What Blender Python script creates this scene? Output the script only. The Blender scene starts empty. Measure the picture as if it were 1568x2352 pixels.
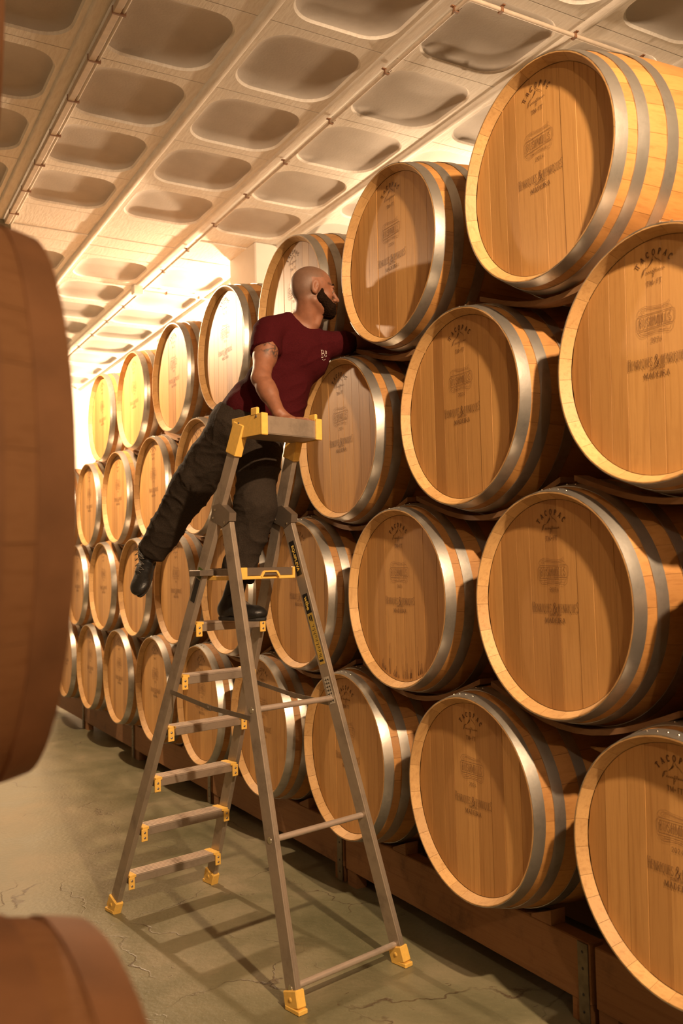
import bpy, bmesh, math, random
import numpy as np
from mathutils import Vector, Matrix, noise

random.seed(7)
S = bpy.context.scene
COL = S.collection
PI = math.pi

# ------------------------------------------------------------------ camera
F_PX = 2098.1
CAM = Vector((-2.1697, 0.0, 1.6565))
YAW, PITCH, ROLL = 0.51522, 0.05668, -0.021148
FW = Vector((math.sin(YAW)*math.cos(PITCH), math.cos(YAW)*math.cos(PITCH), math.sin(PITCH)))
_r = FW.cross(Vector((0, 0, 1))).normalized()
_u = _r.cross(FW)
RT = math.cos(ROLL)*_r + math.sin(ROLL)*_u
UP = -math.sin(ROLL)*_r + math.cos(ROLL)*_u
cd = bpy.data.cameras.new('camera')
cam = bpy.data.objects.new('camera', cd)
COL.objects.link(cam)
cam.matrix_world = Matrix(((RT.x, UP.x, -FW.x, CAM.x), (RT.y, UP.y, -FW.y, CAM.y), (RT.z, UP.z, -FW.z, CAM.z), (0, 0, 0, 1)))
cd.sensor_fit = 'VERTICAL'
cd.sensor_height = 36.0
cd.sensor_width = 24.0
cd.lens = F_PX/2352*36.0
cd.clip_start = 0.02
cd.dof.use_dof = True
cd.dof.focus_distance = 4.3
cd.dof.aperture_fstop = 3.2
S.camera = cam

# ------------------------------------------------------------------ light
WARM = (1.0, 0.69, 0.42)
w = bpy.data.worlds.new('world')
S.world = w
w.use_nodes = True
w.node_tree.nodes['Background'].inputs[0].default_value = (1.0, 0.72, 0.45, 1)
w.node_tree.nodes['Background'].inputs[1].default_value = 0.01
S.view_settings.view_transform = 'Standard'
S.view_settings.look = 'None'
S.view_settings.gamma = 1.0
S.view_settings.use_curve_mapping = False
S.view_settings.exposure = 0.0
# position, watts, aim (None = bare bulb), cone in degrees, blend
LAMPS = [((-0.75, -0.60, 4.15), 1260.0, (0.30, 0.80, -0.50), 84, 0.35),
         ((-0.90, 7.75, 4.15), 620.0, (0.05, -0.10, -1.0), 160, 0.25),
         ((2.05, 8.87, 4.12), 640.0, None, 0, 0),
         ((2.20, 5.50, 4.10), 110.0, None, 0, 0),
         ((2.20, 12.8, 4.05), 700.0, None, 0, 0),  # added hidden lamp that brightens the far wall
         ((-2.60, -3.20, 4.10), 290.0, None, 0, 0)]  # added fill lamp, lifts the left barrels and shaded heads

HC = 4.5     # ceiling height


def at(px, py, d):
    """a point seen at a pixel of the photograph, d metres along the view"""
    return CAM + d*(FW + (px-784)/F_PX*RT - (py-1176)/F_PX*UP)


# ------------------------------------------------------------------ materials
def nt(name):
    m = bpy.data.materials.new(name)
    m.use_nodes = True
    t = m.node_tree
    return m, t, t.nodes['Principled BSDF']


def nd(t, kind, **kw):
    n = t.nodes.new(kind)
    for k, v in kw.items():
        if k[0] == '_':
            setattr(n, k[1:], v)
        else:
            n.inputs[k.replace('_', ' ')].default_value = v
    return n


def ramp(t, fac, stops):
    r = t.nodes.new('ShaderNodeValToRGB')
    e = r.color_ramp.elements
    while len(e) < len(stops):
        e.new(0.5)
    for i, (p, c) in enumerate(stops):
        e[i].position = p
        e[i].color = (*c, 1) if len(c) == 3 else c
    t.links.new(fac, r.inputs[0])
    return r.outputs[0]


def mix(t, fac, a, b, mode='MIX'):
    n = t.nodes.new('ShaderNodeMix')
    n.data_type = 'RGBA'
    n.blend_type = mode
    for s, v in ((0, fac), (6, a), (7, b)):
        if isinstance(v, (int, float)):
            n.inputs[s].default_value = v
        elif isinstance(v, tuple):
            n.inputs[s].default_value = (*v, 1)
        else:
            t.links.new(v, n.inputs[s])
    return n.outputs[2]


def plain(name, col, rough=0.5, metal=0.0, noise_amt=0.12, scale=30, bump=0.05, spec=0.5):
    m, t, b = nt(name)
    b.inputs['Specular IOR Level'].default_value = spec
    tc = nd(t, 'ShaderNodeTexCoord')
    n = nd(t, 'ShaderNodeTexNoise', Scale=scale, Detail=4.0)
    t.links.new(tc.outputs['Object'], n.inputs['Vector'])
    lo = tuple(c*(1-noise_amt) for c in col)
    hi = tuple(min(1, c*(1+noise_amt)) for c in col)
    t.links.new(ramp(t, n.outputs[0], [(0.3, lo), (0.7, hi)]), b.inputs['Base Color'])
    b.inputs['Roughness'].default_value = rough
    b.inputs['Metallic'].default_value = metal
    if bump:
        bp = nd(t, 'ShaderNodeBump', Strength=bump, Distance=0.01)
        t.links.new(n.outputs[0], bp.inputs['Height'])
        t.links.new(bp.outputs[0], b.inputs['Normal'])
    return m


def wood(name, dark, light, axis=2, rough=0.55, stain=0.25, spread=0.5, fine=1.0):
    """oak: grain drawn out along axis, tone varied object by object"""
    m, t, b = nt(name)
    tc = nd(t, 'ShaderNodeTexCoord')
    oi = nd(t, 'ShaderNodeObjectInfo')
    sc = [34.0*fine, 34.0*fine, 34.0*fine]
    sc[axis] = 1.3
    add = nd(t, 'ShaderNodeVectorMath', _operation='MULTIPLY_ADD')
    add.inputs[1].default_value = (37.0, 61.0, 17.0)
    comb = nd(t, 'ShaderNodeCombineXYZ')
    for i in range(3):
        t.links.new(oi.outputs['Random'], comb.inputs[i])
    t.links.new(comb.outputs[0], add.inputs[0])
    t.links.new(tc.outputs['Object'], add.inputs[2])
    mp = nd(t, 'ShaderNodeMapping')
    mp.inputs['Scale'].default_value = sc
    t.links.new(add.outputs[0], mp.inputs[0])
    g = nd(t, 'ShaderNodeTexNoise', Scale=2.2, Detail=6.0, Roughness=0.65, Distortion=0.25)
    t.links.new(mp.outputs[0], g.inputs['Vector'])
    base = ramp(t, oi.outputs['Random'], [(0.0, tuple(l*(1-spread)+d*spread for d, l in zip(dark, light))), (0.45, tuple(0.7*l+0.3*d for d, l in zip(dark, light))), (1.0, light)])
    gr = ramp(t, g.outputs[0], [(0.30, (0.78, 0.72, 0.64)), (0.52, (1, 1, 1)), (0.72, (0.90, 0.87, 0.82))])
    c = mix(t, 1.0, base, gr, 'MULTIPLY')
    bl = nd(t, 'ShaderNodeTexNoise', Scale=6.0, Detail=5.0, Roughness=0.7)
    t.links.new(add.outputs[0], bl.inputs['Vector'])
    st = ramp(t, bl.outputs[0], [(0.55, (0, 0, 0)), (0.78, (stain, stain, stain))])
    c = mix(t, st, c, dark)
    t.links.new(c, b.inputs['Base Color'])
    b.inputs['Roughness'].default_value = rough
    bp = nd(t, 'ShaderNodeBump', Strength=0.10, Distance=0.004)
    t.links.new(g.outputs[0], bp.inputs['Height'])
    t.links.new(bp.outputs[0], b.inputs['Normal'])
    return m


def steel(name, col=(0.52, 0.49, 0.44), rough=0.36, metal=0.9):
    m, t, b = nt(name)
    tc = nd(t, 'ShaderNodeTexCoord')
    oi = nd(t, 'ShaderNodeObjectInfo')
    add = nd(t, 'ShaderNodeVectorMath', _operation='ADD')
    comb = nd(t, 'ShaderNodeCombineXYZ')
    mu = nd(t, 'ShaderNodeMath', _operation='MULTIPLY')
    mu.inputs[1].default_value = 40
    t.links.new(oi.outputs['Random'], mu.inputs[0])
    t.links.new(mu.outputs[0], comb.inputs[0])
    t.links.new(comb.outputs[0], add.inputs[0])
    t.links.new(tc.outputs['Object'], add.inputs[1])
    n = nd(t, 'ShaderNodeTexNoise', Scale=9.0, Detail=6.0, Roughness=0.65)
    t.links.new(add.outputs[0], n.inputs['Vector'])
    t.links.new(ramp(t, n.outputs[0], [(0.25, tuple(c*0.62 for c in col)), (0.5, col), (0.8, tuple(min(1, c*1.15) for c in col))]), b.inputs['Base Color'])
    rr = nd(t, 'ShaderNodeMapRange')
    rr.inputs[3].default_value = rough+0.14
    rr.inputs[4].default_value = rough-0.10
    t.links.new(n.outputs[0], rr.inputs[0])
    t.links.new(rr.outputs[0], b.inputs['Roughness'])
    b.inputs['Metallic'].default_value = metal
    bp = nd(t, 'ShaderNodeBump', Strength=0.08, Distance=0.01)
    t.links.new(n.outputs[0], bp.inputs['Height'])
    t.links.new(bp.outputs[0], b.inputs['Normal'])
    return m


M = {}
M['head'] = wood('oak_head_board', (0.36, 0.165, 0.045), (0.68, 0.37, 0.122), axis=2, rough=0.5, stain=0.18, spread=0.75)
M['stave'] = wood('oak_stave_outside', (0.24, 0.10, 0.028), (0.50, 0.245, 0.070), axis=0, rough=0.55, stain=0.5)
M['chime'] = wood('oak_stave_end', (0.26, 0.13, 0.045), (0.66, 0.40, 0.16), axis=1, rough=0.6, stain=0.45, spread=0.35)
M['hoop'] = steel('galvanised_hoop')
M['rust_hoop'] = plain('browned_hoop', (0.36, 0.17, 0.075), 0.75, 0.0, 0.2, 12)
M['rivet'] = plain('bright_rivet', (0.75, 0.70, 0.6), 0.25, 1.0, bump=0)
M['ink'] = plain('burnt_stamp', (0.105, 0.042, 0.016), 0.8, noise_amt=0.4, scale=90, bump=0)
M['faint_ink'] = plain('faint_burnt_line', (0.19, 0.085, 0.03), 0.8, noise_amt=0.3, scale=90, bump=0)
M['lath'] = wood('rough_lath', (0.13, 0.062, 0.026), (0.34, 0.18, 0.075), axis=1, rough=0.8, stain=0.7)
M['beam'] = wood('reddish_beam', (0.10, 0.045, 0.016), (0.31, 0.145, 0.050), axis=1, rough=0.7, stain=0.8)
M['strap'] = plain('dull_steel_strap', (0.17, 0.14, 0.085), 0.5, 0.5, 0.35, 18)
M['alu'] = steel('brushed_aluminium', (0.40, 0.33, 0.26), 0.42, 0.6)
M['tread'] = steel('ribbed_tread', (0.60, 0.50, 0.42), 0.38, 0.6)
M['dark_alu'] = steel('grey_bracket', (0.30, 0.25, 0.20), 0.5)
M['yellow'] = plain('yellow_plastic', (0.80, 0.49, 0.105), 0.42, 0, 0.06, 60, 0.03)
M['black'] = plain('black_sticker', (0.012, 0.011, 0.010), 0.4, bump=0)
M['ysticker'] = plain('yellow_sticker', (0.50, 0.33, 0.06), 0.5, bump=0)
M['wsticker'] = plain('pale_sticker', (0.45, 0.40, 0.32), 0.5, bump=0)
M['yprint'] = plain('yellow_print', (0.85, 0.6, 0.12), 0.5, bump=0)
M['green'] = plain('green_sticker', (0.06, 0.10, 0.015), 0.5, bump=0)
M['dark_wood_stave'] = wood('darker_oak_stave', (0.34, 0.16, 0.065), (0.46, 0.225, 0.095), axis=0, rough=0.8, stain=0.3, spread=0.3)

# painted concrete ceiling
def ceiling_mat():
    m, t, b = nt('white_painted_concrete')
    tc = nd(t, 'ShaderNodeTexCoord')
    n = nd(t, 'ShaderNodeTexNoise', Scale=1.7, Detail=6.0, Roughness=0.6)
    t.links.new(tc.outputs['Object'], n.inputs['Vector'])
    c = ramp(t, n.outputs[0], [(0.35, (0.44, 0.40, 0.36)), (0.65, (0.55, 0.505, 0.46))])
    sp = nd(t, 'ShaderNodeTexVoronoi', Scale=46.0)
    t.links.new(tc.outputs['Object'], sp.inputs['Vector'])
    sk = ramp(t, sp.outputs['Distance'], [(0.05, (0.25, 0.25, 0.25)), (0.11, (0, 0, 0))])
    c = mix(t, sk, c, (0.40, 0.31, 0.24))
    t.links.new(c, b.inputs['Base Color'])
    b.inputs['Roughness'].default_value = 0.85
    f = nd(t, 'ShaderNodeTexNoise', Scale=70.0, Detail=3.0)
    t.links.new(tc.outputs['Object'], f.inputs['Vector'])
    bp = nd(t, 'ShaderNodeBump', Strength=0.16, Distance=0.006)
    t.links.new(f.outputs[0], bp.inputs['Height'])
    t.links.new(bp.outputs[0], b.inputs['Normal'])
    return m


def rough_white():
    m, t, b = nt('rough_white_paint')
    tc = nd(t, 'ShaderNodeTexCoord')
    mp = nd(t, 'ShaderNodeMapping')
    mp.inputs['Scale'].default_value = (60, 9, 30)
    t.links.new(tc.outputs['Object'], mp.inputs[0])
    n = nd(t, 'ShaderNodeTexNoise', Scale=1.0, Detail=5.0, Roughness=0.7)
    t.links.new(mp.outputs[0], n.inputs['Vector'])
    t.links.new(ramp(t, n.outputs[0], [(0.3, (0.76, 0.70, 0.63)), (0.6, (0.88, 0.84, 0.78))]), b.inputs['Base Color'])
    b.inputs['Roughness'].default_value = 0.8
    bp = nd(t, 'ShaderNodeBump', Strength=0.35, Distance=0.012)
    t.links.new(n.outputs[0], bp.inputs['Height'])
    t.links.new(bp.outputs[0], b.inputs['Normal'])
    return m


def floor_mat():
    m, t, b = nt('worn_green_grey_concrete')
    tc = nd(t, 'ShaderNodeTexCoord')
    P = tc.outputs['Object']
    n = nd(t, 'ShaderNodeTexNoise', Scale=1.5, Detail=7.0, Roughness=0.62, Distortion=0.4)
    t.links.new(P, n.inputs['Vector'])
    c = ramp(t, n.outputs[0], [(0.30, (0.115, 0.112, 0.062)), (0.5, (0.172, 0.158, 0.092)), (0.72, (0.275, 0.228, 0.145))])
    # cracks
    dn = nd(t, 'ShaderNodeTexNoise', Scale=5.0, Detail=5.0)
    t.links.new(P, dn.inputs['Vector'])
    dv = nd(t, 'ShaderNodeVectorMath', _operation='MULTIPLY_ADD')
    dv.inputs[1].default_value = (0.35, 0.35, 0.0)
    t.links.new(dn.outputs['Color'], dv.inputs[0])
    t.links.new(P, dv.inputs[2])
    v = nd(t, 'ShaderNodeTexVoronoi', Scale=1.25)
    v.feature = 'DISTANCE_TO_EDGE'
    t.links.new(dv.outputs[0], v.inputs['Vector'])
    cr = ramp(t, v.outputs['Distance'], [(0.0, (1, 1, 1)), (0.0075, (0, 0, 0))])
    br = nd(t, 'ShaderNodeTexNoise', Scale=2.3, Detail=3.0)
    t.links.new(P, br.inputs['Vector'])
    brm = ramp(t, br.outputs[0], [(0.44, (0, 0, 0)), (0.56, (1, 1, 1))])
    cm = mix(t, 1.0, cr, brm, 'MULTIPLY')
    c = mix(t, cm, c, (0.075, 0.05, 0.028))
    # chips
    v2 = nd(t, 'ShaderNodeTexVoronoi', Scale=19.0, Randomness=1.0)
    t.links.new(dv.outputs[0], v2.inputs['Vector'])
    ch = ramp(t, v2.outputs['Distance'], [(0.07, (1, 1, 1)), (0.12, (0, 0, 0))])
    n3 = nd(t, 'ShaderNodeTexNoise', Scale=3.1, Detail=2.0)
    t.links.new(P, n3.inputs['Vector'])
    chm = mix(t, 1.0, ch, ramp(t, n3.outputs[0], [(0.48, (0, 0, 0)), (0.62, (1, 1, 1))]), 'MULTIPLY')
    c = mix(t, chm, c, (0.10, 0.07, 0.04))
    # pale grit
    v3 = nd(t, 'ShaderNodeTexVoronoi', Scale=60.0)
    t.links.new(P, v3.inputs['Vector'])
    gt = ramp(t, v3.outputs['Distance'], [(0.04, (0.5, 0.5, 0.5)), (0.10, (0, 0, 0))])
    c = mix(t, gt, c, (0.48, 0.44, 0.33))
    t.links.new(c, b.inputs['Base Color'])
    rr = ramp(t, n.outputs[0], [(0.3, (0.30, 0.30, 0.30)), (0.7, (0.50, 0.50, 0.50))])
    t.links.new(rr, b.inputs['Roughness'])
    h = nd(t, 'ShaderNodeMath', _operation='SUBTRACT')
    fn = nd(t, 'ShaderNodeTexNoise', Scale=38.0, Detail=4.0)
    t.links.new(P, fn.inputs['Vector'])
    t.links.new(fn.outputs[0], h.inputs[0])
    ad = nd(t, 'ShaderNodeMath', _operation='MAXIMUM')
    t.links.new(cm, ad.inputs[0])
    t.links.new(chm, ad.inputs[1])
    t.links.new(ad.outputs[0], h.inputs[1])
    bp = nd(t, 'ShaderNodeBump', Strength=0.25, Distance=0.008)
    t.links.new(h.outputs[0], bp.inputs['Height'])
    t.links.new(bp.outputs[0], b.inputs['Normal'])
    return m


M['ceil'] = ceiling_mat()
M['rib'] = rough_white()
M['floor'] = floor_mat()
M['wall'] = plain('white_plaster', (0.78, 0.74, 0.68), 0.85, 0, 0.05, 3, 0.1)
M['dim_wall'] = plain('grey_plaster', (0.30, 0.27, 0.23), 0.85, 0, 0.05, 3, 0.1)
M['conduit'] = plain('painted_conduit', (0.62, 0.52, 0.42), 0.5, 0, 0.1, 20)
M['clamp'] = plain('brown_clip', (0.26, 0.13, 0.07), 0.6)
lm, lt, lb = nt('lamp_glass')
lb.inputs['Emission Color'].default_value = (*WARM, 1)
lb.inputs['Emission Strength'].default_value = 30
M['lamp'] = lm


# ------------------------------------------------------------------ mesh helpers
class MB:
    def __init__(self):
        self.v, self.f, self.m, self.s = [], [], [], []

    def add(self, vs, fs, mi=0, smooth=False, mat=None):
        o = len(self.v)
        for p in vs:
            p = Vector(p)
            self.v.append(tuple(mat @ p) if mat is not None else tuple(p))
        for f in fs:
            self.f.append([i+o for i in f])
            self.m.append(mi)
            self.s.append(smooth)

    def box(self, lo, hi, mi=0, mat=None, bev=0.0):
        x0, y0, z0 = lo
        x1, y1, z1 = hi
        if bev <= 0:
            vs = [(x0, y0, z0), (x1, y0, z0), (x1, y1, z0), (x0, y1, z0), (x0, y0, z1), (x1, y0, z1), (x1, y1, z1), (x0, y1, z1)]
            self.add(vs, [(0, 3, 2, 1), (4, 5, 6, 7), (0, 1, 5, 4), (1, 2, 6, 5), (2, 3, 7, 6), (3, 0, 4, 7)], mi, False, mat)
            return
        b = bev
        vs, idx = [], {}
        for cx in (0, 1):
            for cy in (0, 1):
                for cz in (0, 1):
                    X, Y, Z = (x0, x1)[cx], (y0, y1)[cy], (z0, z1)[cz]
                    sx, sy, sz = (b, -b)[cx], (b, -b)[cy], (b, -b)[cz]
                    idx[cx, cy, cz] = len(vs)
                    vs += [(X, Y+sy, Z+sz), (X+sx, Y, Z+sz), (X+sx, Y+sy, Z)]
        F = []
        g = lambda a, b_, c_, k: idx[a, b_, c_]+k
        for a in (0, 1):
            q = [g(a, 0, 0, 0), g(a, 1, 0, 0), g(a, 1, 1, 0), g(a, 0, 1, 0)]
            F.append(q if a else q[::-1])
            q = [g(0, a, 0, 1), g(1, a, 0, 1), g(1, a, 1, 1), g(0, a, 1, 1)]
            F.append(q[::-1] if a else q)
            q = [g(0, 0, a, 2), g(1, 0, a, 2), g(1, 1, a, 2), g(0, 1, a, 2)]
            F.append(q if a else q[::-1])
        for a in (0, 1):
            for c_ in (0, 1):
                for (k1, k2, mk) in ((0, 1, lambda t: (a, c_, t)), (0, 2, lambda t: (a, t, c_)), (1, 2, lambda t: (t, a, c_))):
                    p, q = mk(0), mk(1)
                    F.append([idx[p]+k1, idx[q]+k1, idx[q]+k2, idx[p]+k2])
        for k, i in idx.items():
            F.append([i, i+1, i+2])
        self.add(vs, F, mi, False, mat)

    def beam(self, a, b, wx, wy, up, mi=0, bev=0.0):
        """box from a to b; wx across (perpendicular to up), wy along up"""
        a, b = Vector(a), Vector(b)
        z = (b-a).normalized()
        y = Vector(up)
        y = (y - z*y.dot(z)).normalized()
        x = y.cross(z)
        m = Matrix((x, y, z)).transposed().to_4x4()
        m.translation = a
        self.box((-wx/2, -wy/2, 0), (wx/2, wy/2, (b-a).length), mi, m, bev)

    def tube(self, pts, r, n=10, mi=0, caps=True):
        pts = [Vector(p) for p in pts]
        vs, fs = [], []
        px = None
        for i, p in enumerate(pts):
            d = (pts[min(i+1, len(pts)-1)] - pts[max(i-1, 0)]).normalized()
            ref = px if px is not None else (Vector((0, 0, 1)) if abs(d.z) < 0.9 else Vector((1, 0, 0)))
            x = (ref - d*ref.dot(d)).normalized()
            px = x
            y = d.cross(x)
            rr = r[i] if isinstance(r, (list, tuple)) else r
            for k in range(n):
                a = 2*PI*k/n
                vs.append(p + x*math.cos(a)*rr + y*math.sin(a)*rr)
        for i in range(len(pts)-1):
            for k in range(n):
                fs.append((i*n+k, i*n+(k+1) % n, (i+1)*n+(k+1) % n, (i+1)*n+k))
        self.add(vs, fs, mi, True)
        if caps:
            o = len(self.v) - len(vs)
            self.f.append([o+k for k in range(n)][::-1]); self.m.append(mi); self.s.append(False)
            self.f.append([o+(len(pts)-1)*n+k for k in range(n)]); self.m.append(mi); self.s.append(False)

    def dome(self, c, r, axis, h=0.5, n=8, mi=0):
        axis = Vector(axis).normalized()
        x = axis.orthogonal().normalized()
        y = axis.cross(x)
        c = Vector(c)
        vs = [c + axis*r*h]
        for j in (1, 2):
            a = PI/2*j/2
            for k in range(n):
                t = 2*PI*k/n
                vs.append(c + axis*r*h*math.cos(a) + (x*math.cos(t)+y*math.sin(t))*r*math.sin(a))
        fs = [(0, 1+k, 1+(k+1) % n) for k in range(n)] + [(1+k, 1+n+k, 1+n+(k+1) % n, 1+(k+1) % n) for k in range(n)]
        self.add(vs, fs, mi, True)

    def mesh(self, name, mats):
        me = bpy.data.meshes.new(name)
        me.from_pydata([tuple(p) for p in self.v], [], self.f)
        for mt in mats:
            me.materials.append(mt)
        me.polygons.foreach_set('material_index', self.m)
        me.polygons.foreach_set('use_smooth', self.s)
        ne = len(me.edges)
        sharp = np.zeros(ne, bool)
        for p in me.polygons:
            if not p.use_smooth:
                for li in p.loop_indices:
                    sharp[me.loops[li].edge_index] = True
        if sharp.any() and not sharp.all():
            at_ = me.attributes.new('sharp_edge', 'BOOLEAN', 'EDGE')
            at_.data.foreach_set('value', sharp)
        me.update()
        return me

    def build(self, name, mats, parent=None, **kw):
        if not isinstance(mats, (list, tuple)):
            mats = [mats]
        return link(name, self.mesh(name, mats), parent, **kw)


def link(name, me, parent=None, label=None, cat=None, group=None, kind=None, loc=None, rot=None):
    o = bpy.data.objects.new(name, me)
    COL.objects.link(o)
    if parent is not None:
        o.parent = parent
    if loc is not None:
        o.location = loc
    if rot is not None:
        o.rotation_euler = rot
    for k, v in (('label', label), ('category', cat), ('group', group), ('kind', kind)):
        if v:
            o[k] = v
    return o


def empty(name, loc, label=None, cat=None, group=None, rot=(0, 0, 0)):
    return link(name, None, None, label, cat, group, None, loc, rot)


# ------------------------------------------------------------------ room shell
b = MB()
b.box((-7, -5, -0.1), (7, 15, 0.0))
b.build('floor', M['floor'], kind='structure')
for nm, lo, hi in (('wall_far', (-7, 14.5, 0), (7, 14.7, HC+0.3)), ('wall_near', (-7, -5.2, 0), (7, -5, HC+0.3)),
                   ('wall_left', (-7.2, -5, 0), (-7, 15, HC+0.3)), ('wall_right', (7, -5, 0), (7.2, 15, HC+0.3))):
    b = MB()
    b.box(lo, hi)
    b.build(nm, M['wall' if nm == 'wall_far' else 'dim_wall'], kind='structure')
b = MB()
b.box((0, 0, 0), (14, 20, 0.12))
ceiling = b.build('ceiling', M['ceil'], kind='structure', loc=(-7, -5, HC+0.115))

PX, PY = 0.775, 0.757
X0 = -0.21          # a rib line
YB0, YB1 = 7.20, 8.15   # the flush band by the column


def rrect(hx, hy, r, n=8):
    pts = []
    for cx, cy, a0 in ((hx-r, hy-r, 0), (-hx+r, hy-r, PI/2), (-hx+r, -hy+r, PI), (hx-r, -hy+r, 1.5*PI)):
        for k in range(n+1):
            a = a0 + PI/2*k/n
            pts.append((cx+r*math.cos(a), cy+r*math.sin(a)))
    return pts


def coffer_mesh():
    mb = MB()
    n = 8
    hx, hy = PX/2-0.002, PY/2-0.003
    outer = []
    inner = rrect(0.314, 0.308, 0.170, n)
    # outer ring has the same count, projected on the rectangle
    for (x, y) in inner:
        s = min(hx/abs(x) if abs(x) > 1e-6 else 1e9, hy/abs(y) if abs(y) > 1e-6 else 1e9)
        outer.append((x*s, y*s))
    # snap nearest to the corners
    for sx in (1, -1):
        for sy in (1, -1):
            k = min(range(len(outer)), key=lambda i: (outer[i][0]-sx*hx)**2+(outer[i][1]-sy*hy)**2)
            outer[k] = (sx*hx, sy*hy)
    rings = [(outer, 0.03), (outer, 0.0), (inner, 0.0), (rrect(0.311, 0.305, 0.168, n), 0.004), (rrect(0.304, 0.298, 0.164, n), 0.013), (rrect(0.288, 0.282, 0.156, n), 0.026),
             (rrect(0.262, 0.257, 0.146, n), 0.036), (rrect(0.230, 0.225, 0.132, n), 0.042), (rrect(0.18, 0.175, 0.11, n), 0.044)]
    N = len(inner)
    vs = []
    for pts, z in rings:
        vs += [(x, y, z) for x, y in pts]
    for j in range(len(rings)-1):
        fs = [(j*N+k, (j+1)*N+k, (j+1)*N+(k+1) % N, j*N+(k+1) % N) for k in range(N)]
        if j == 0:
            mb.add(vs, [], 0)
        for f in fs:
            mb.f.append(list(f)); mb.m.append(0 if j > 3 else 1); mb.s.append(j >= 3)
    j = len(rings)-1
    mb.f.append([j*N+k for k in range(N)][::-1]); mb.m.append(0); mb.s.append(True)
    return mb.mesh('coffer', [M['ceil'], M['rib']])


CM = coffer_mesh()
YROWS = [YB0 - PY*(k+0.5) for k in range(12)] + [YB1 + PY*(k+0.5) for k in range(9)]
for i in range(-4, 6):
    for y in YROWS:
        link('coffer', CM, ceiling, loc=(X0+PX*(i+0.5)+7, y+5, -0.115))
# flush band: board-marked strips of concrete between the two coffer fields
for i in range(-4, 6):
    for k, (a, c_) in enumerate(((YB0+0.004, YB0+0.20), (YB0+0.206, YB0+0.48), (YB0+0.486, YB0+0.71), (YB0+0.716, YB1-0.004))):
        b = MB()
        dz = random.uniform(-0.004, 0.006)
        b.box((-PX/2+0.002, 0, -0.0+dz), (PX/2-0.002, c_-a, 0.03), bev=0.003)
        b.build('board_mark', M['rib'], ceiling, loc=(X0+PX*(i+0.5)+7, a+5, -0.115))
# ribs running along the room
for i in range(-4, 7):
    x = X0+PX*i
    b = MB()
    prof = [(-0.034, 0.012), (-0.030, -0.012), (-0.017, -0.024), (0.0, -0.028), (0.017, -0.024), (0.030, -0.012), (0.034, 0.012)]
    if i % 2:
        prof = [(-0.045, 0.012), (-0.043, -0.006), (-0.02, -0.009), (0.0, -0.010), (0.02, -0.009), (0.043, -0.006), (0.045, 0.012)]
    n = 50
    vs, fs = [], []
    for k in range(n+1):
        for (a, z) in prof:
            vs.append((a + 0.002*noise.noise((k*0.9, i*3.1, a*40)), -2.0+17.0*k/n, z + 0.002*noise.noise((k*1.3, i, a*60))))
    P_ = len(prof)
    for k in range(n):
        for j in range(P_-1):
            fs.append((k*P_+j, (k+1)*P_+j, (k+1)*P_+j+1, k*P_+j+1))
    b.add(vs, fs, 0, True)
    b.build('rib', M['rib'], ceiling, loc=(x+7, 5, -0.115))

# column in the flush band
b = MB()
b.box((1.10, 7.22, 0), (1.62, 7.80, HC+0.01), bev=0.012)
b.build('trim_1', M['wall'], kind='structure', label='white square column rising to the ceiling behind the top row of barrels')

# cable conduits on the ceiling with clips
def conduit(name, pts, r, clips, label, box=None):
    root = empty(name, pts[0], label, 'conduit', 'cable conduits fixed to the ceiling')
    o = Vector(pts[0])
    b = MB()
    b.tube([Vector(p)-o for p in pts], r, 10)
    b.build('pipe', M['conduit'], root)
    d = (Vector(pts[1])-o).normalized()
    side = Vector((0, 0, 1)).cross(d).normalized()
    for c_ in clips:
        p = Vector(c_)-o
        b = MB()
        b.beam(p-side*0.030+Vector((0, 0, 0.012)), p+side*0.030+Vector((0, 0, 0.012)), 0.016, 0.006, (0, 0, 1))
        b.beam(p-side*0.014-Vector((0, 0, r+0.003)), p+side*0.014-Vector((0, 0, r+0.003)), 0.016, 0.004, (0, 0, 1))
        for s in (-1, 1):
            b.beam(p+side*s*(r+0.002)-Vector((0, 0, r+0.004)), p+side*s*(r+0.002)+Vector((0, 0, 0.016)), 0.016, 0.003, side)
        b.build('clip', M['clamp'], root)
    return root


ZC = HC-0.04
ys = [3.6+0.66*k for k in range(15)]
conduit('ceiling_conduit', [(0.60, 2.2, ZC), (0.60, 14.6, ZC)], 0.011, [(0.60, y, ZC) for y in ys], 'long painted cable conduit with brown clips running lengthwise above the barrels')
conduit('ceiling_conduit', [(0.60, 3.49, ZC-0.004), (3.2, 3.49, ZC-0.004)], 0.012, [(0.60+0.5*k+0.2, 3.49, ZC-0.004) for k in range(5)], 'brown cable conduit crossing the ceiling above the nearest top barrel')
conduit('ceiling_conduit', [(0.60, 8.88, ZC-0.002), (2.02, 8.88, ZC-0.002)], 0.009, [(0.85, 8.88, ZC-0.002), (1.2, 8.88, ZC-0.002)], 'short cable conduit leading right from the junction box beyond the column')
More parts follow.
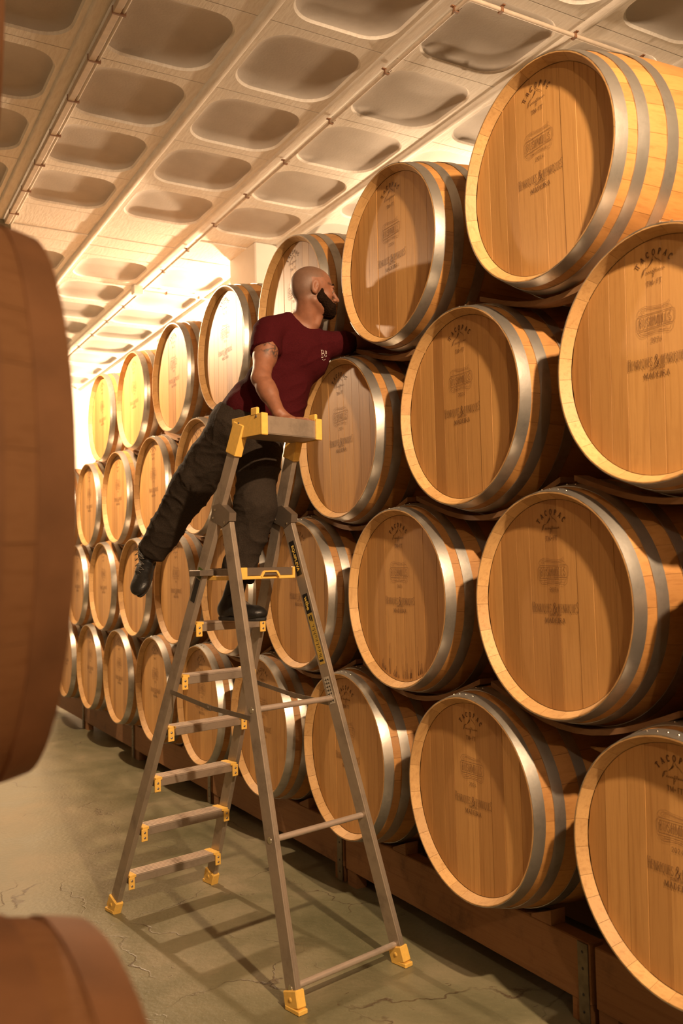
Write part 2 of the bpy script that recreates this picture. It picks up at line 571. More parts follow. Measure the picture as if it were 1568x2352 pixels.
# cable channel
root = empty('cable_channel', (-0.905, 2.2, HC-0.025), 'pale square cable trunking with a groove, ending in the metal box at upper left', 'trunking')
b = MB()
b.box((-0.028, 0, -0.022), (0.010, 5.4, 0.014), bev=0.003)
b.build('trunking', M['conduit'], root)
b = MB()
b.tube([(0.028, 0, -0.006), (0.028, 5.4, -0.006)], 0.009, 8)
b.build('pipe', M['wall'], root)
for k in range(11):
    b = MB()
    b.box((-0.031, 0.25+0.49*k, -0.025), (0.041, 0.25+0.49*k+0.012, 0.014))
    b.build('clip', M['clamp'], root)
for p, lab in (((-0.93, 7.66, HC-0.05), 'small metal junction box at the end of the trunking, upper left'), ((0.55, 8.88, HC-0.05), 'pale junction box on the long conduit where a side conduit leaves')):
    root = empty('junction_box', p, lab, 'junction box')
    b = MB()
    b.box((-0.05, -0.05, -0.035), (0.05, 0.05, 0.045), bev=0.006)
    b.build('body', M['strap'] if p[0] < 0 else M['wall'], root)
    b = MB()
    b.box((-0.045, -0.045, -0.040), (0.045, 0.045, -0.036), bev=0.001)
    b.build('lid', M['conduit'], root)
b = MB()
b.tube([(-0.93, 7.70, HC-0.07), (-0.82, 7.78, HC-0.06), (-0.72, 7.85, HC-0.09), (-0.71, 7.86, HC-0.32)], 0.004, 6)
b.build('loose_wire', M['black'], label='thin dark wire drooping from the metal junction box', cat='wire')

# ceiling lamps; the last two are added fill lights
for i, (p, watts, aim, cone, blend) in enumerate(LAMPS):
    root = empty('ceiling_lamp', p, ('warm round ceiling lamp above the aisle near the camera', 'warm round ceiling lamp at the far end of the aisle, hidden by the dark barrel',
                                     'warm round ceiling lamp behind the column', 'warm round ceiling lamp behind the nearest top barrel',
                                     'added fill lamp by the far wall, unseen behind the top row', 'added fill lamp well behind the camera, out of view')[i], 'lamp', 'bare warm lamps hung from the ceiling')
    b = MB()
    top = HC-p[2]
    b.tube([(0, 0, 0.10), (0, 0, top)], 0.008, 8)
    b.build('stem', M['strap'], root)
    b = MB()
    b.tube([(0, 0, 0.045), (0, 0, 0.09), (0, 0, 0.115)], [0.035, 0.035, 0.014], 14)
    b.build('socket', M['strap'], root)
    b = MB()
    n = 12
    pts = [(0, 0, 0.045 - 0.10*k/8) for k in range(9)]
    rr = [0.018, 0.028, 0.038, 0.044, 0.046, 0.044, 0.036, 0.024, 0.006]
    b.tube(pts, rr, n)
    g = b.build('bulb', M['lamp'], root)
    g.visible_shadow = True
    ld = bpy.data.lights.new('lamp_light', 'SPOT' if aim else 'POINT')
    if aim:
        ld.spot_size = math.radians(cone)
        ld.spot_blend = blend
        ad = Vector(aim).normalized()
        b = MB()     # metal reflector behind the bulb
        ax = ad.orthogonal().normalized()
        ay = ad.cross(ax)
        nn = 20
        vs = []
        for (dd, rr_) in ((-0.085, 0.03), (-0.075, 0.075), (-0.045, 0.105), (-0.01, 0.12), (-0.012, 0.117), (-0.046, 0.101), (-0.073, 0.071), (-0.081, 0.03)):
            vs += [ad*dd+ax*rr_*math.cos(2*PI*k/nn)+ay*rr_*math.sin(2*PI*k/nn) for k in range(nn)]
        b.add(vs, [(q*nn+k, q*nn+(k+1) % nn, (q+1)*nn+(k+1) % nn, (q+1)*nn+k) for q in range(7) for k in range(nn)], 0, True)
        b.build('reflector', M['strap'], root)
    ld.energy = watts
    ld.color = WARM
    ld.shadow_soft_size = 0.055
    lo = bpy.data.objects.new('lamp_light', ld)
    COL.objects.link(lo)
    lo.parent = root
    lo.location = (0, 0, -0.135)
    if aim:
        lo.location = ad*0.14
        lo.rotation_euler = ad.to_track_quat('-Z', 'Y').to_euler()

# ------------------------------------------------------------------ barrels
R0, RB, BL = 0.39, 0.45, 0.95
RI = 0.362
HD = 0.037
N_ST = 27


def prof(x):
    t = (x-BL/2)/(BL/2)
    return R0+(RB-R0)*(1-t*t)


random.seed(11)
wd = [random.uniform(0.75, 1.25) for _ in range(N_ST)]
tot = sum(wd)
edges = [0]
for q in wd:
    edges.append(edges[-1]+2*PI*q/tot)
STAVES = []
XS = [0, 0.06, 0.16, 0.32, BL/2, BL-0.32, BL-0.16, BL-0.06, BL]
for k in range(N_ST):
    a0, a1 = edges[k]+0.0012, edges[k+1]-0.0012
    mb = MB()
    na = 3
    vs, fs, mi, sm = [], [], [], []
    for x in XS:
        for j in range(na+1):
            a = a0+(a1-a0)*j/na
            r = prof(x) - (0.0012 if j in (0, na) else 0)
            vs.append((x, r*math.cos(a), r*math.sin(a)))
    W = na+1
    nx = len(XS)
    for i in range(nx-1):
        for j in range(na):
            mb.f.append([i*W+j, (i+1)*W+j, (i+1)*W+j+1, i*W+j+1][::-1]); mb.m.append(0); mb.s.append(True)
    base = nx*W
    inn = [(0.0, R0-0.0045), (HD-0.001, RI+0.0035), (BL-HD+0.001, RI+0.0035), (BL, R0-0.0045)]
    for x, r in inn:
        for j in range(na+1):
            a = a0+(a1-a0)*j/na
            vs.append((x, r*math.cos(a), r*math.sin(a)))
    for i in (0, 2):
        for j in range(na):
            mb.f.append([base+i*W+j, base+(i+1)*W+j, base+(i+1)*W+j+1, base+i*W+j+1]); mb.m.append(1); mb.s.append(True)
    for j in range(na):   # ends
        mb.f.append([j, j+1, base+j+1, base+j][::-1]); mb.m.append(1); mb.s.append(False)
        e, ie = (nx-1)*W, base+3*W
        mb.f.append([e+j, e+j+1, ie+j+1, ie+j]); mb.m.append(1); mb.s.append(False)
    for j in (0, na):     # joint sides, one ngon each
        loop = [i*W+j for i in range(nx)] + [base+i*W+j for i in (3, 2, 1, 0)]
        mb.f.append(loop if j else loop[::-1]); mb.m.append(0); mb.s.append(False)
    mb.v = vs
    STAVES.append(mb.mesh('stave', [M['stave'], M['chime']]))

random.seed(5)
bw = [0.085, 0.092, 0.070, 0.082, 0.062, 0.088, 0.074, 0.095, 0.080]
tot = sum(bw)
rh = RI+0.0018
ye = [-rh]
for q in bw:
    ye.append(ye[-1]+2*rh*q/tot)


def board(y0, y1, x0, x1):
    y0 += 0.0005
    y1 -= 0.0005
    n = 6
    up_ = [(y0+(y1-y0)*k/n) for k in range(n+1)]
    top = [(y, math.sqrt(max(rh*rh-y*y, 1e-6))) for y in up_]
    out = [(y, -z) for y, z in top] + [(y, z) for y, z in reversed(top)]
    mb = MB()
    c_ = 0.0005
    yc = (y0+y1)/2
    def sh(y): return y + (c_ if y < yc else -c_) * (1 if y in (up_[0], up_[-1]) else 0)
    N = len(out)
    vs = [(x0, sh(y), z) for y, z in out] + [(x0+c_, y, z) for y, z in out] + [(x1, y, z) for y, z in out]
    fs = [list(range(N))[::-1], [2*N+k for k in range(N)]]
    for r_ in (0, 1):
        fs += [[r_*N+k, (r_+1)*N+k, (r_+1)*N+(k+1) % N, r_*N+(k+1) % N][::-1] for k in range(N)]
    mb.add(vs, fs)
    return mb


BOARDS = []
for k in range(9):
    dx = random.uniform(-0.0006, 0.0006)
    mb = board(ye[k], ye[k+1], HD+dx, HD+0.022)
    BOARDS.append(mb.mesh('head_board', [M['head']]))
mbk = MB()
N = 40
mbk.add([(BL-HD, rh*math.cos(2*PI*k/N), rh*math.sin(2*PI*k/N)) for k in range(N)] + [(BL-HD-0.022, rh*math.cos(2*PI*k/N), rh*math.sin(2*PI*k/N)) for k in range(N)],
        [list(range(N)), [N+k for k in range(N)][::-1]] + [[k, N+k, N+(k+1) % N, (k+1) % N] for k in range(N)])
BACK = mbk.mesh('back_head', [M['head']])


def hoop_mesh(x0, x1, th=0.0022, off=0.0):
    mb = MB()
    n = 72
    xs = [(x0, 0), (x0, th), (x0+(x1-x0)*0.5, th*1.15), (x1, th), (x1, 0)]
    vs = []
    for k in range(n):
        a = 2*PI*k/n
        seam = 0.0016 if 0.0 < (a-off) % (2*PI) < 0.35 else 0
        for (x, t_) in xs:
            r = prof(x)+t_+(seam if t_ else 0)+0.0003
            vs.append((x, r*math.cos(a), r*math.sin(a)))
    P_ = len(xs)
    fs = []
    for k in range(n):
        for j in range(P_-1):
            fs.append([k*P_+j, k*P_+j+1, ((k+1) % n)*P_+j+1, ((k+1) % n)*P_+j])
    mb.add(vs, fs, 0, True)
    for q in range(len(fs)):      # crisp band edges
        if q % (P_-1) in (0, P_-2):
            mb.s[q] = False
    return mb.mesh('hoop', [M['hoop']])


HX = [(0.0008, 0.046), (0.082, 0.126), (0.195, 0.240)]
HX += [(BL-b_, BL-a_) for a_, b_ in HX[::-1]]
HOOPS = [hoop_mesh(a_, b_, off=1.35) for a_, b_ in HX]
mr = MB()
mr.dome((0, 0, 0), 0.0048, (0, 0, 1), 0.8, 8)
RIVET = mr.mesh('rivet', [M['rivet']])

# ---- lettering
SER = 0.16
def arc(cx, cy, rx, ry, a0, a1, n=9):
    return [(cx+rx*math.cos(math.radians(a0+(a1-a0)*k/n)), cy+ry*math.sin(math.radians(a0+(a1-a0)*k/n))) for k in range(n+1)]


def glyph(ch):
    """strokes of a serifed capital in a unit-high box: (width, [(points, weight)])"""
    def serif(x, y, w_=0.13): return ([(x-w_, y), (x+w_, y)], 0.045)
    L = {}
    if ch == 'H': return 0.66, [([(0.15, 0), (0.15, 1)], .12), ([(0.53, 0), (0.53, 1)], .12), ([(0.15, .52), (0.53, .52)], .05), serif(.15, .02), serif(.15, .98), serif(.53, .02), serif(.53, .98)]
    if ch == 'E': return 0.56, [([(0.15, 0), (0.15, 1)], .12), ([(0.05, .02), (0.5, .02)], .05), ([(0.05, .98), (0.48, .98)], .05), ([(0.15, .52), (0.38, .52)], .05), ([(.5, .02), (.5, .22)], .04), ([(.48, .98), (.48, .8)], .04), ([(.38, .62), (.38, .42)], .04)]
    if ch == 'N': return 0.70, [([(0.14, 0), (0.14, 1)], .06), ([(0.56, 0), (0.56, 1)], .06), ([(0.14, 1), (0.56, 0)], .12), serif(.14, .02, .1), serif(.14, .98, .1), serif(.56, .98, .1)]
    if ch == 'R': return 0.62, [([(0.15, 0), (0.15, 1)], .12), ([(.15, .98)]+arc(.27, .75, .2, .23, 90, -90)+[(.15, .52)], .07), ([(.28, .52), (.54, .02)], .11), serif(.15, .02), serif(.12, .98, .09), serif(.54, .02, .07)]
    if ch == 'I': return 0.30, [([(0.15, 0), (0.15, 1)], .12), serif(.15, .02), serif(.15, .98)]
    if ch == 'Q': return 0.66, [(arc(.33, .5, .25, .48, 0, 360, 18), .09), ([(.30, .12), (.42, -.02), (.55, -.22)], .09)]
    if ch == 'O': return 0.66, [(arc(.33, .5, .25, .48, 0, 360, 18), .09)]
    if ch == 'C': return 0.60, [(arc(.33, .5, .25, .48, 45, 315, 16), .10), ([(.52, .95), (.52, .7)], .05)]
    if ch == 'U': return 0.64, [([(0.15, 1), (0.15, .3)]+arc(.33, .25, .18, .24, 180, 360)+[(.51, 1)], .08), serif(.15, .98), serif(.51, .98, .1)]
    if ch == 'S': return 0.52, [(arc(.26, .74, .18, .24, 30, 270, 10)+arc(.26, .26, .19, .24, 90, -150, 10), .09), ([(.43, .95), (.43, .75)], .05), ([(.07, .05), (.07, .28)], .05)]
    if ch == '&': return 0.80, [([(.70, .02), (.22, .70)]+arc(.34, .80, .13, .17, 200, -20, 8)+[(.44, .66), (.16, .40)]+arc(.30, .24, .20, .23, 130, 330, 9)+[(.62, .36), (.66, .52)], .085), serif(.66, .54, .1), serif(.7, .02, .08)]
    if ch == 'M': return 0.82, [([(0.13, 0), (0.13, 1)], .06), ([(0.69, 0), (0.69, 1)], .12), ([(0.13, 1), (0.41, .1)], .11), ([(0.41, .1), (0.69, 1)], .05), serif(.13, .02, .1), serif(.69, .02), serif(.11, .98, .08), serif(.72, .98, .1)]
    if ch == 'A': return 0.68, [([(0.10, 0), (0.34, 1)], .05), ([(0.34, 1), (0.58, 0)], .12), ([(0.18, .34), (0.50, .34)], .05), serif(.10, .02, .1), serif(.58, .02, .1)]
    if ch == 'D': return 0.66, [([(0.15, 0), (0.15, 1)], .12), ([(.15, .98)]+arc(.27, .5, .28, .48, 90, -90, 12)+[(.15, .02)], .07), serif(.12, .02, .09), serif(.12, .98, .09)]
    if ch == 'T': return 0.62, [([(0.31, 0), (0.31, 1)], .12), ([(0.05, .97), (0.57, .97)], .07), ([(.05, .97), (.02, .78)], .06), ([(.57, .97), (.60, .78)], .06), serif(.31, .02)]
    if ch == 'P': return 0.60, [([(0.15, 0), (0.15, 1)], .12), ([(.15, .98)]+arc(.27, .73, .22, .25, 90, -90)+[(.15, .48)], .07), serif(.15, .02)]
    if ch == 'L': return 0.54, [([(0.15, 0), (0.15, 1)], .12), ([(0.05, .02), (0.5, .02)], .06), ([(.5, .02), (.5, .24)], .04), serif(.15, .98)]
    if ch == 'B': return 0.60, [([(0.15, 0), (0.15, 1)], .12), ([(.15, .98)]+arc(.27, .75, .19, .23, 90, -90)+[(.15, .52)], .07), ([(.15, .52)]+arc(.27, .27, .23, .25, 90, -90)+[(.15, .02)], .07)]
    if ch == '1': return 0.34, [([(0.05, .8), (.17, .97), (.17, 0)], .10), serif(.17, .02)]
    if ch == '8': return 0.50, [(arc(.25, .74, .15, .22, 0, 360, 12), .08), (arc(.25, .26, .18, .24, 0, 360, 12), .08)]
    if ch == '5': return 0.50, [([(.42, .97), (.14, .97), (.12, .55)]+arc(.24, .31, .19, .28, 110, -140, 10), .08)]
    if ch == '0': return 0.52, [(arc(.26, .5, .18, .46, 0, 360, 14), .08)]
    if ch == '2': return 0.50, [(arc(.25, .72, .17, .24, 160, -30, 8)+[(.08, .04), (.44, .04)], .08)]
    if ch == '4': return 0.52, [([(.36, 0), (.36, .98), (.06, .30), (.48, .30)], .08)]
    if ch == '+': return 0.46, [([(.23, .2), (.23, .7)], .07), ([(.02, .45), (.44, .45)], .07)]
    if ch == 'F': return 0.52, [([(0.15, 0), (0.15, 1)], .10), ([(0.08, .97), (0.5, .97)], .07), ([(0.15, .52), (0.4, .52)], .06)]
    return 0.3, []


def ribbon(mb, pts, wdt, x, tf, mi=0):
    """a flat stroke lying on the head: pts in stamp plane, tf maps (h, v) -> (h, v)"""
    pts = [Vector((*tf(*p), 0)) for p in pts]
    vs = []
    n = len(pts)
    for i, p in enumerate(pts):
        d = pts[min(i+1, n-1)]-pts[max(i-1, 0)]
        if d.length < 1e-9:
            d = Vector((1, 0, 0))
        d.normalize()
        q = Vector((-d.y, d.x, 0))*wdt/2
        for s in (p+q, p-q):
            vs.append((x, -s.x, s.y))
    mb.add(vs, [(2*i, 2*i+1, 2*i+3, 2*i+2) for i in range(n-1)], mi)


XT = HD-0.0014


def word(mb, text, hc, v0, height, width=None, weight=1.0, big_first=None, x=XT):
    W = 0
    items = []
    for k, ch in enumerate(text):
        if ch == ' ':
            W += 0.22
            continue
        sc = 1.25 if (big_first and k in big_first) else 1.0
        gw, st = glyph(ch)
        items.append((W, sc, st))
        W += (gw+0.06)*sc
    asp = (width/W) if width else height
    for x0_, sc, st in items:
        for pts, wt in st:
            ribbon(mb, pts, wt*height*weight*0.85, x, lambda a, b_, x0_=x0_, sc=sc: (hc-W*asp/2+(x0_+a*sc)*asp, v0+(b_*sc-(sc-1)*0.1)*height))


st1 = MB()
# arched maker's name
txt = 'TACOPAC'
Rm = 0.075
for k, ch in enumerate(txt):
    ang = math.radians(50-100*k/6)
    cx, cy = -Rm*math.sin(ang)*0.98, 0.258+Rm*math.cos(ang)
    gw, stt = glyph(ch)
    h_ = 0.0185
    for pts, wt in stt:
        def tf(a, b_, cx=cx, cy=cy, ang=ang, gw=gw, h_=h_):
            p, q = (a-gw/2)*h_*1.05, b_*h_
            return cx+p*math.cos(ang)-q*math.sin(ang), cy+p*math.sin(ang)+q*math.cos(ang)-0.02
        ribbon(st1, pts, wt*h_*1.5+0.0006, XT, tf)
idn = lambda a, b_: (a, b_)
for pts, w_ in (([(-.022, .282), (-.012, .292), (-.001, .312), (.010, .300), (.020, .294), (.029, .284)], .0014), ([(-.020, .284), (-.006, .294), (-.004, .302)], .0022),
                ([(-.013, .290), (-.008, .296), (-.003, .300)], .003), ([(.004, .306), (.012, .297)], .0012)):
    ribbon(st1, pts, w_, XT, idn)
# script line under the mountain
scr = []
t_ = 0
sx = -0.043
cur = [(-.046, .262), (-.040, .276), (-.034, .279), (-.026, .280)]
ribbon(st1, cur, .0018, XT, idn)
ribbon(st1, [(-.036, .279), (-.040, .266), (-.046, .258)], .0018, XT, idn)
pts = []
hs = [.5, .5, .5, .5, 1.0, 1.0, .5, .5, .5, .5]
for k, hh in enumerate(hs):
    x_ = -.032+.0074*k
    for j in range(7):
        a = 2*PI*j/6
        pts.append((x_+.0024*math.sin(a)+.0074*j/6, .2625+.0105*hh*(0.5-0.5*math.cos(a))))
ribbon(st1, pts, .0012, XT, idn)
S_MAKER = st1.mesh('maker_stamp', [M['ink']])
st2 = MB()
word(st2, 'P', 0, .246, .016, .011, 1.2)
word(st2, 'TM+ FT', 0, .222, .016, .060, 1.2)
S_TOAST = st2.mesh('toast_stamp', [M['ink']])
st3 = MB()
tfe = lambda px, py: ((px-617)/1480.0, (902-py)/2134.0)
band = [(520, 612), (715, 612), (727, 622), (730, 640), (729, 690), (718, 705), (520, 712), (508, 700), (507, 630), (520, 612)]
for sc in (1.0, 0.955):
    ribbon(st3, [(617+(a-617)*sc, 661+(b_-661)*sc) for a, b_ in band], .0009, XT, tfe)
for pts in ([(520, 612), (513, 592), (526, 568), (560, 556), (600, 568), (650, 574), (685, 568), (697, 553), (700, 565), (688, 582), (705, 592), (714, 612)],
            [(545, 606), (532, 590), (545, 573), (575, 570), (610, 581), (660, 585), (690, 578)],
            [(560, 606), (545, 594), (552, 582), (575, 579), (610, 589), (660, 592), (700, 588)],
            [(510, 705), (512, 722), (530, 750), (550, 759), (580, 750), (620, 744), (660, 751), (700, 761), (716, 745), (724, 705)],
            [(520, 715), (530, 735), (548, 744), (580, 738), (618, 733), (660, 739), (700, 744), (712, 712)],
            arc(568, 730, 20, 7, 0, 360, 12), arc(660, 731, 20, 7, 0, 360, 12), [(600, 722), (618, 726), (636, 722)]):
    ribbon(st3, pts, .0009, XT, tfe)
st3a = MB()
_W = sum(glyph(c_)[0]+0.06 for c_ in 'BUSHMILLS')
word(st3, 'BUSHMILLS', -0.0, .0975, .030, .128, 0.75)
S_EMBLEM = st3.mesh('emblem_stamp', [M['faint_ink']])
st4 = MB()
word(st4, '2024', .003, .044, .0155, .046, 1.3)
S_YEAR = st4.mesh('year_stamp', [M['ink']])
st5 = MB()
word(st5, 'HENRIQUES', -.064, -.028, .029, .101, 0.58, big_first=(0,))
word(st5, '&', .004, -.030, .036, .024, 0.9)
word(st5, 'HENRIQUES', .068, -.028, .029, .101, 0.58, big_first=(8,))
word(st5, 'SINCE 1850', .004, -.040, .0088, .058, 1.5)
word(st5, 'MADEIRA', .001, -.064, .0175, .103, 1.35)
S_HOUSE = st5.mesh('house_stamp', [M['ink']])
STAMPS = [('maker_stamp', S_MAKER), ('toast_stamp', S_TOAST), ('emblem_stamp', S_EMBLEM), ('year_stamp', S_YEAR), ('house_stamp', S_HOUSE)]
# special marks
stain = MB()
for k in range(26):
    h0 = random.uniform(-0.16, 0.16)
    zb = -math.sqrt(rh*rh-h0*h0)+0.012
    L_ = random.uniform(0.01, 0.05) if k > 4 else random.uniform(0.07, 0.14)
    wd_ = random.uniform(.002, .006)
    ribbon(stain, [(h0, zb), (h0+random.uniform(-.003, .003), zb+L_*0.5)], wd_, XT, idn)
    ribbon(stain, [(h0, zb+L_*0.45), (h0+random.uniform(-.004, .004), zb+L_)], wd_*0.45, XT, idn)
S_DRIP = stain.mesh('dark_drip_stain', [M['faint_ink']])


def barrel(y, z, label, group, x=0.0, flip=False, rivets=True, stamps=True, dark=False, tilt=None):
    root = empty('oak_barrel', (x, y, z), label, 'barrel', group)
    if flip:
        root.rotation_euler = (0, 0, PI)
    rot = random.uniform(-0.03, 0.03) if tilt is None else tilt
    root.rotation_euler.x = rot*0.6
    ra = random.uniform(0, 2*PI)
    for me in STAVES:
        o = link('stave', me, root, rot=(ra, 0, 0))
        if dark:
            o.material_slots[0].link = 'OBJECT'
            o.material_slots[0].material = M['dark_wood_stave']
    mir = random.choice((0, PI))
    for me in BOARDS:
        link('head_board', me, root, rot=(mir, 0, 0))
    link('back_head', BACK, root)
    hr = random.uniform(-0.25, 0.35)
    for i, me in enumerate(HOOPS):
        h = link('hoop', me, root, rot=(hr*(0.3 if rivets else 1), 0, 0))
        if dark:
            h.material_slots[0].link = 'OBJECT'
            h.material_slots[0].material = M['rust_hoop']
        if rivets and i < 3:
            xm = (HX[i][0]+HX[i][1])/2
            for a in (1.42, 1.52, 1.62, 1.72)[(1 if i else 0):(3 if i else 4)]:
                r_ = prof(xm)+0.0038
                o = link('rivet', RIVET, h, loc=(xm, r_*math.cos(a), r_*math.sin(a)), rot=(a-PI/2, 0, 0))
    if stamps:
        for nm, me in STAMPS:
            link(nm, me, root)
    return root


YODD, YEVEN, SP = 2.9062, 2.4103, 0.98206
ZR = {1: 0.735, 2: 1.5006, 3: 2.27, 4: 3.0365}
ROWN = {1: 'bottom row', 2: 'second row from the floor', 3: 'third row from the floor', 4: 'top row'}
ORD = ['first', 'second', 'third', 'fourth', 'fifth', 'sixth', 'seventh', 'eighth', 'ninth', 'tenth']
EXTRA = {(1, -1): 'pale oak barrel cut by the right edge, nearest in the bottom row',
         (1, 0): 'whole oak barrel in the bottom row, second from the right edge',
         (1, 1): 'pale oak barrel in the bottom row, behind the right rear leg of the ladder',
         (2, -1): 'oak barrel of the second row hidden at the right edge, between two cut barrels',
         (2, 0): 'oak barrel in the second row, nearest the right edge, with a lapped hoop seam',
         (2, 1): 'oak barrel in the second row with dark drips at the bottom of its head',
         (2, 2): 'oak barrel in the second row behind the sticker-covered ladder leg',
         (3, -1): 'oak barrel cut by the right edge in the third row from the floor',
         (3, 0): 'whole oak barrel in the third row, just left of the cut one',
         (3, 1): 'oak barrel in the third row just right of the yellow-ended ladder tray',
         (3, 2): 'oak barrel in the third row behind the hips of the man',
         (4, 0): 'largest oak barrel in view, alone at the upper right, nearest of the top row',
         (4, 1): 'oak barrel in the top row, right of the face of the man',
         (4, 2): 'oak barrel in the top row directly behind the head of the man'}
random.seed(23)
for row, ks in ((1, range(-1, 9)), (2, range(-1, 8)), (3, range(-1, 8)), (4, range(0, 7))):
    first = {1: -1, 2: 0, 3: -1, 4: 0}[row]
    for k in ks:
        y = (YODD if row % 2 else YEVEN)+SP*k
        lab = EXTRA.get((row, k)) or 'pale oak barrel in the %s, %s from the near end' % (ROWN[row], ORD[k-first])
        tl = {(2, 1): 0.0}.get((row, k))
        rt = barrel(y, ZR[row], lab, 'oak barrels stacked in the %s' % ROWN[row], rivets=k <= 4, tilt=tl)
        if (row, k) == (2, 1):
            link('dark_drip_stain', S_DRIP, rt)

# left-hand stack, seen from its end
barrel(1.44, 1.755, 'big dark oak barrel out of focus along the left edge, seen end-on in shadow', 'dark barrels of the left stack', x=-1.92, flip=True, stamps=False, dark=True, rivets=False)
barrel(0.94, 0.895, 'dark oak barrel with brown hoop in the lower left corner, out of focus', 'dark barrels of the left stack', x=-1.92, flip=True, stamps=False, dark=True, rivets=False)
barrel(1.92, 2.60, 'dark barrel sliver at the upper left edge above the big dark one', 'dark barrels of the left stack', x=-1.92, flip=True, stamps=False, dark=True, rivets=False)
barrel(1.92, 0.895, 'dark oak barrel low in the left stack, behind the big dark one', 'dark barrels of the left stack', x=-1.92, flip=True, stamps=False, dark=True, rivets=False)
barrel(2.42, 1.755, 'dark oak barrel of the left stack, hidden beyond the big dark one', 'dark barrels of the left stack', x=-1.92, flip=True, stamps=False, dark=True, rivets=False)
root = empty('barrel_rack', (-2.12, 0.5, 0), 'timber rack beams under the dark barrels of the left stack', 'rack', 'timber rack of the left stack')
for xi in (-0.58, -0.07):
    b = MB()
    b.box((xi, 0, 0.24), (xi+0.07, 1.9, 0.451), bev=0.004)
    b.build('beam', M['beam'], root)
    for yy in (0.1, 1.7):
        b = MB()
        b.box((xi+0.002, yy, 0.0), (xi+0.068, yy+0.1, 0.2505))
        b.build('leg', M['beam'], root)

# laths between the rows
random.seed(3)
for row in (1, 2, 3):
    ks = {1: range(-1, 8), 2: range(-1, 7), 3: range(-1, 7)}[row]
    for k in ks:
        for xi, x0 in enumerate((0.115, 0.74)):
            y0 = (YODD if row % 2 else YEVEN)+SP*k
            y1 = y0+SP
            xm = x0+(0.07 if xi == 0 else 0.0)
            zt = ZR[row]+prof(xm)+0.002
            zmid = ZR[row+1]-prof(xm)-0.004
            b = MB()
            n = 12
            ya, yb = y0+0.035, y1-0.035
            th = 0.020
            vs = []
            for j in range(n+1):
                t = j/n
                y = ya+(yb-ya)*t
                # hangs from the crown of one barrel to the crown of the next
                s = math.sin(PI*t)
                z = (zt+th)*(1-s)+zmid*s
                wv = 0.004*noise.noise((y*3, row*5.0, x0))
                for dx, dz in ((0, -th), (0.07, -th), (0.07, 0), (0, 0)):
                    vs.append((x0+dx+wv, y, z+dz))
            fs = [(0, 1, 2, 3), tuple(n*4+q for q in (3, 2, 1, 0))]
            for j in range(n):
                for q in range(4):
                    fs.append((j*4+q, (j+1)*4+q, (j+1)*4+(q+1) % 4, j*4+(q+1) % 4))
            b.add([(v[0]-x0, v[1]-ya, v[2]-zt) for v in vs], [f[::-1] for f in fs])
            nb = (('bottom', 'second'), ('second', 'third'), ('third', 'top'))[row-1]
            b.build('lath', M['lath'], loc=(x0, ya, zt), cat='lath', group='laths between the %s and %s rows' % nb,
                    label='rough wooden lath %s over the %s row, %s from near end' % (('in front', 'at the back')[xi], nb[0], ORD[k+1]))
# chocks on the laths
for (row, k) in ((3, 0), (3, 1), (2, 0), (2, 1)):
    y = (YODD if row % 2 else YEVEN)+SP*k
    z = ZR[row]+prof(0.44)+0.001
    b = MB()
    b.add([(0, -0.10, 0), (0.07, -0.10, 0), (0.07, 0.02, 0), (0, 0.02, 0), (0, -0.02, 0.055), (0.07, -0.02, 0.055)],
          [(3, 2, 1, 0), (0, 1, 5, 4), (2, 3, 4, 5), (0, 4, 3), (1, 2, 5)])
    b.build('chock', M['lath'], loc=(0.44, y-0.06, z), cat='chock', group='wooden chocks on the barrels',
            label='small wooden wedge chock on the %s barrel of the %s' % (ORD[k+1 if row == 3 else k], ROWN[row]))

# timber racks carrying the bottom row
POST = [0.68, 2.46, 4.23, 6.10, 7.93, 9.70, 11.5]
ZT = 0.735-prof(0.27)-0.0035
for i in range(len(POST)-1):
    y0, y1 = POST[i], POST[i+1]
    root = empty('barrel_rack', (0.2, y0, 0), 'timber rack beam on short legs with steel straps, %s section from near end' % ORD[i], 'rack', 'timber racks under the bottom row')
    for xi in (0.0, 0.50):
        b = MB()
        b.box((xi, 0.012, 0.078), (xi+0.07, y1-y0-0.012, ZT), bev=0.004)
        b.build('beam', M['beam'], root)
        b = MB()
        for fa, fb in ((0.02, 0.11), (y1-y0-0.11, y1-y0-0.02)):
            b = MB()
            b.box((xi+0.005, fa, 0.0), (xi+0.065, fb, 0.0785))
            b.build('foot', M['beam'], root)
    for fa, fb in ((0.03, 0.10), (y1-y0-0.10, y1-y0-0.03)):
        b = MB()
        b.box((0.07, fa, 0.11), (0.50, fb, 0.25))
        b.build('cross_piece', M['beam'], root)
    b = MB()
    b.box((0.66, 0.004, 0.0), (0.685, y1-y0-0.004, ZT-0.01), bev=0.002)
    b.build('added_light_block', M['beam'], root)  # added board that keeps rear lamp light off the floor under the rack
    b = MB()
    b.box((-0.007, 0.016, 0.004), (-0.0005, 0.066, ZT-0.003), bev=0.001)
    sp = b.build('strap', M['strap'], root)
    for zz in (0.05, 0.11, 0.2, ZT-0.035):
        b = MB()
        b.dome((-0.007, 0.041, zz), 0.006, (-1, 0, 0), 0.5, 6)
        b.build('bolt', M['black'], sp)
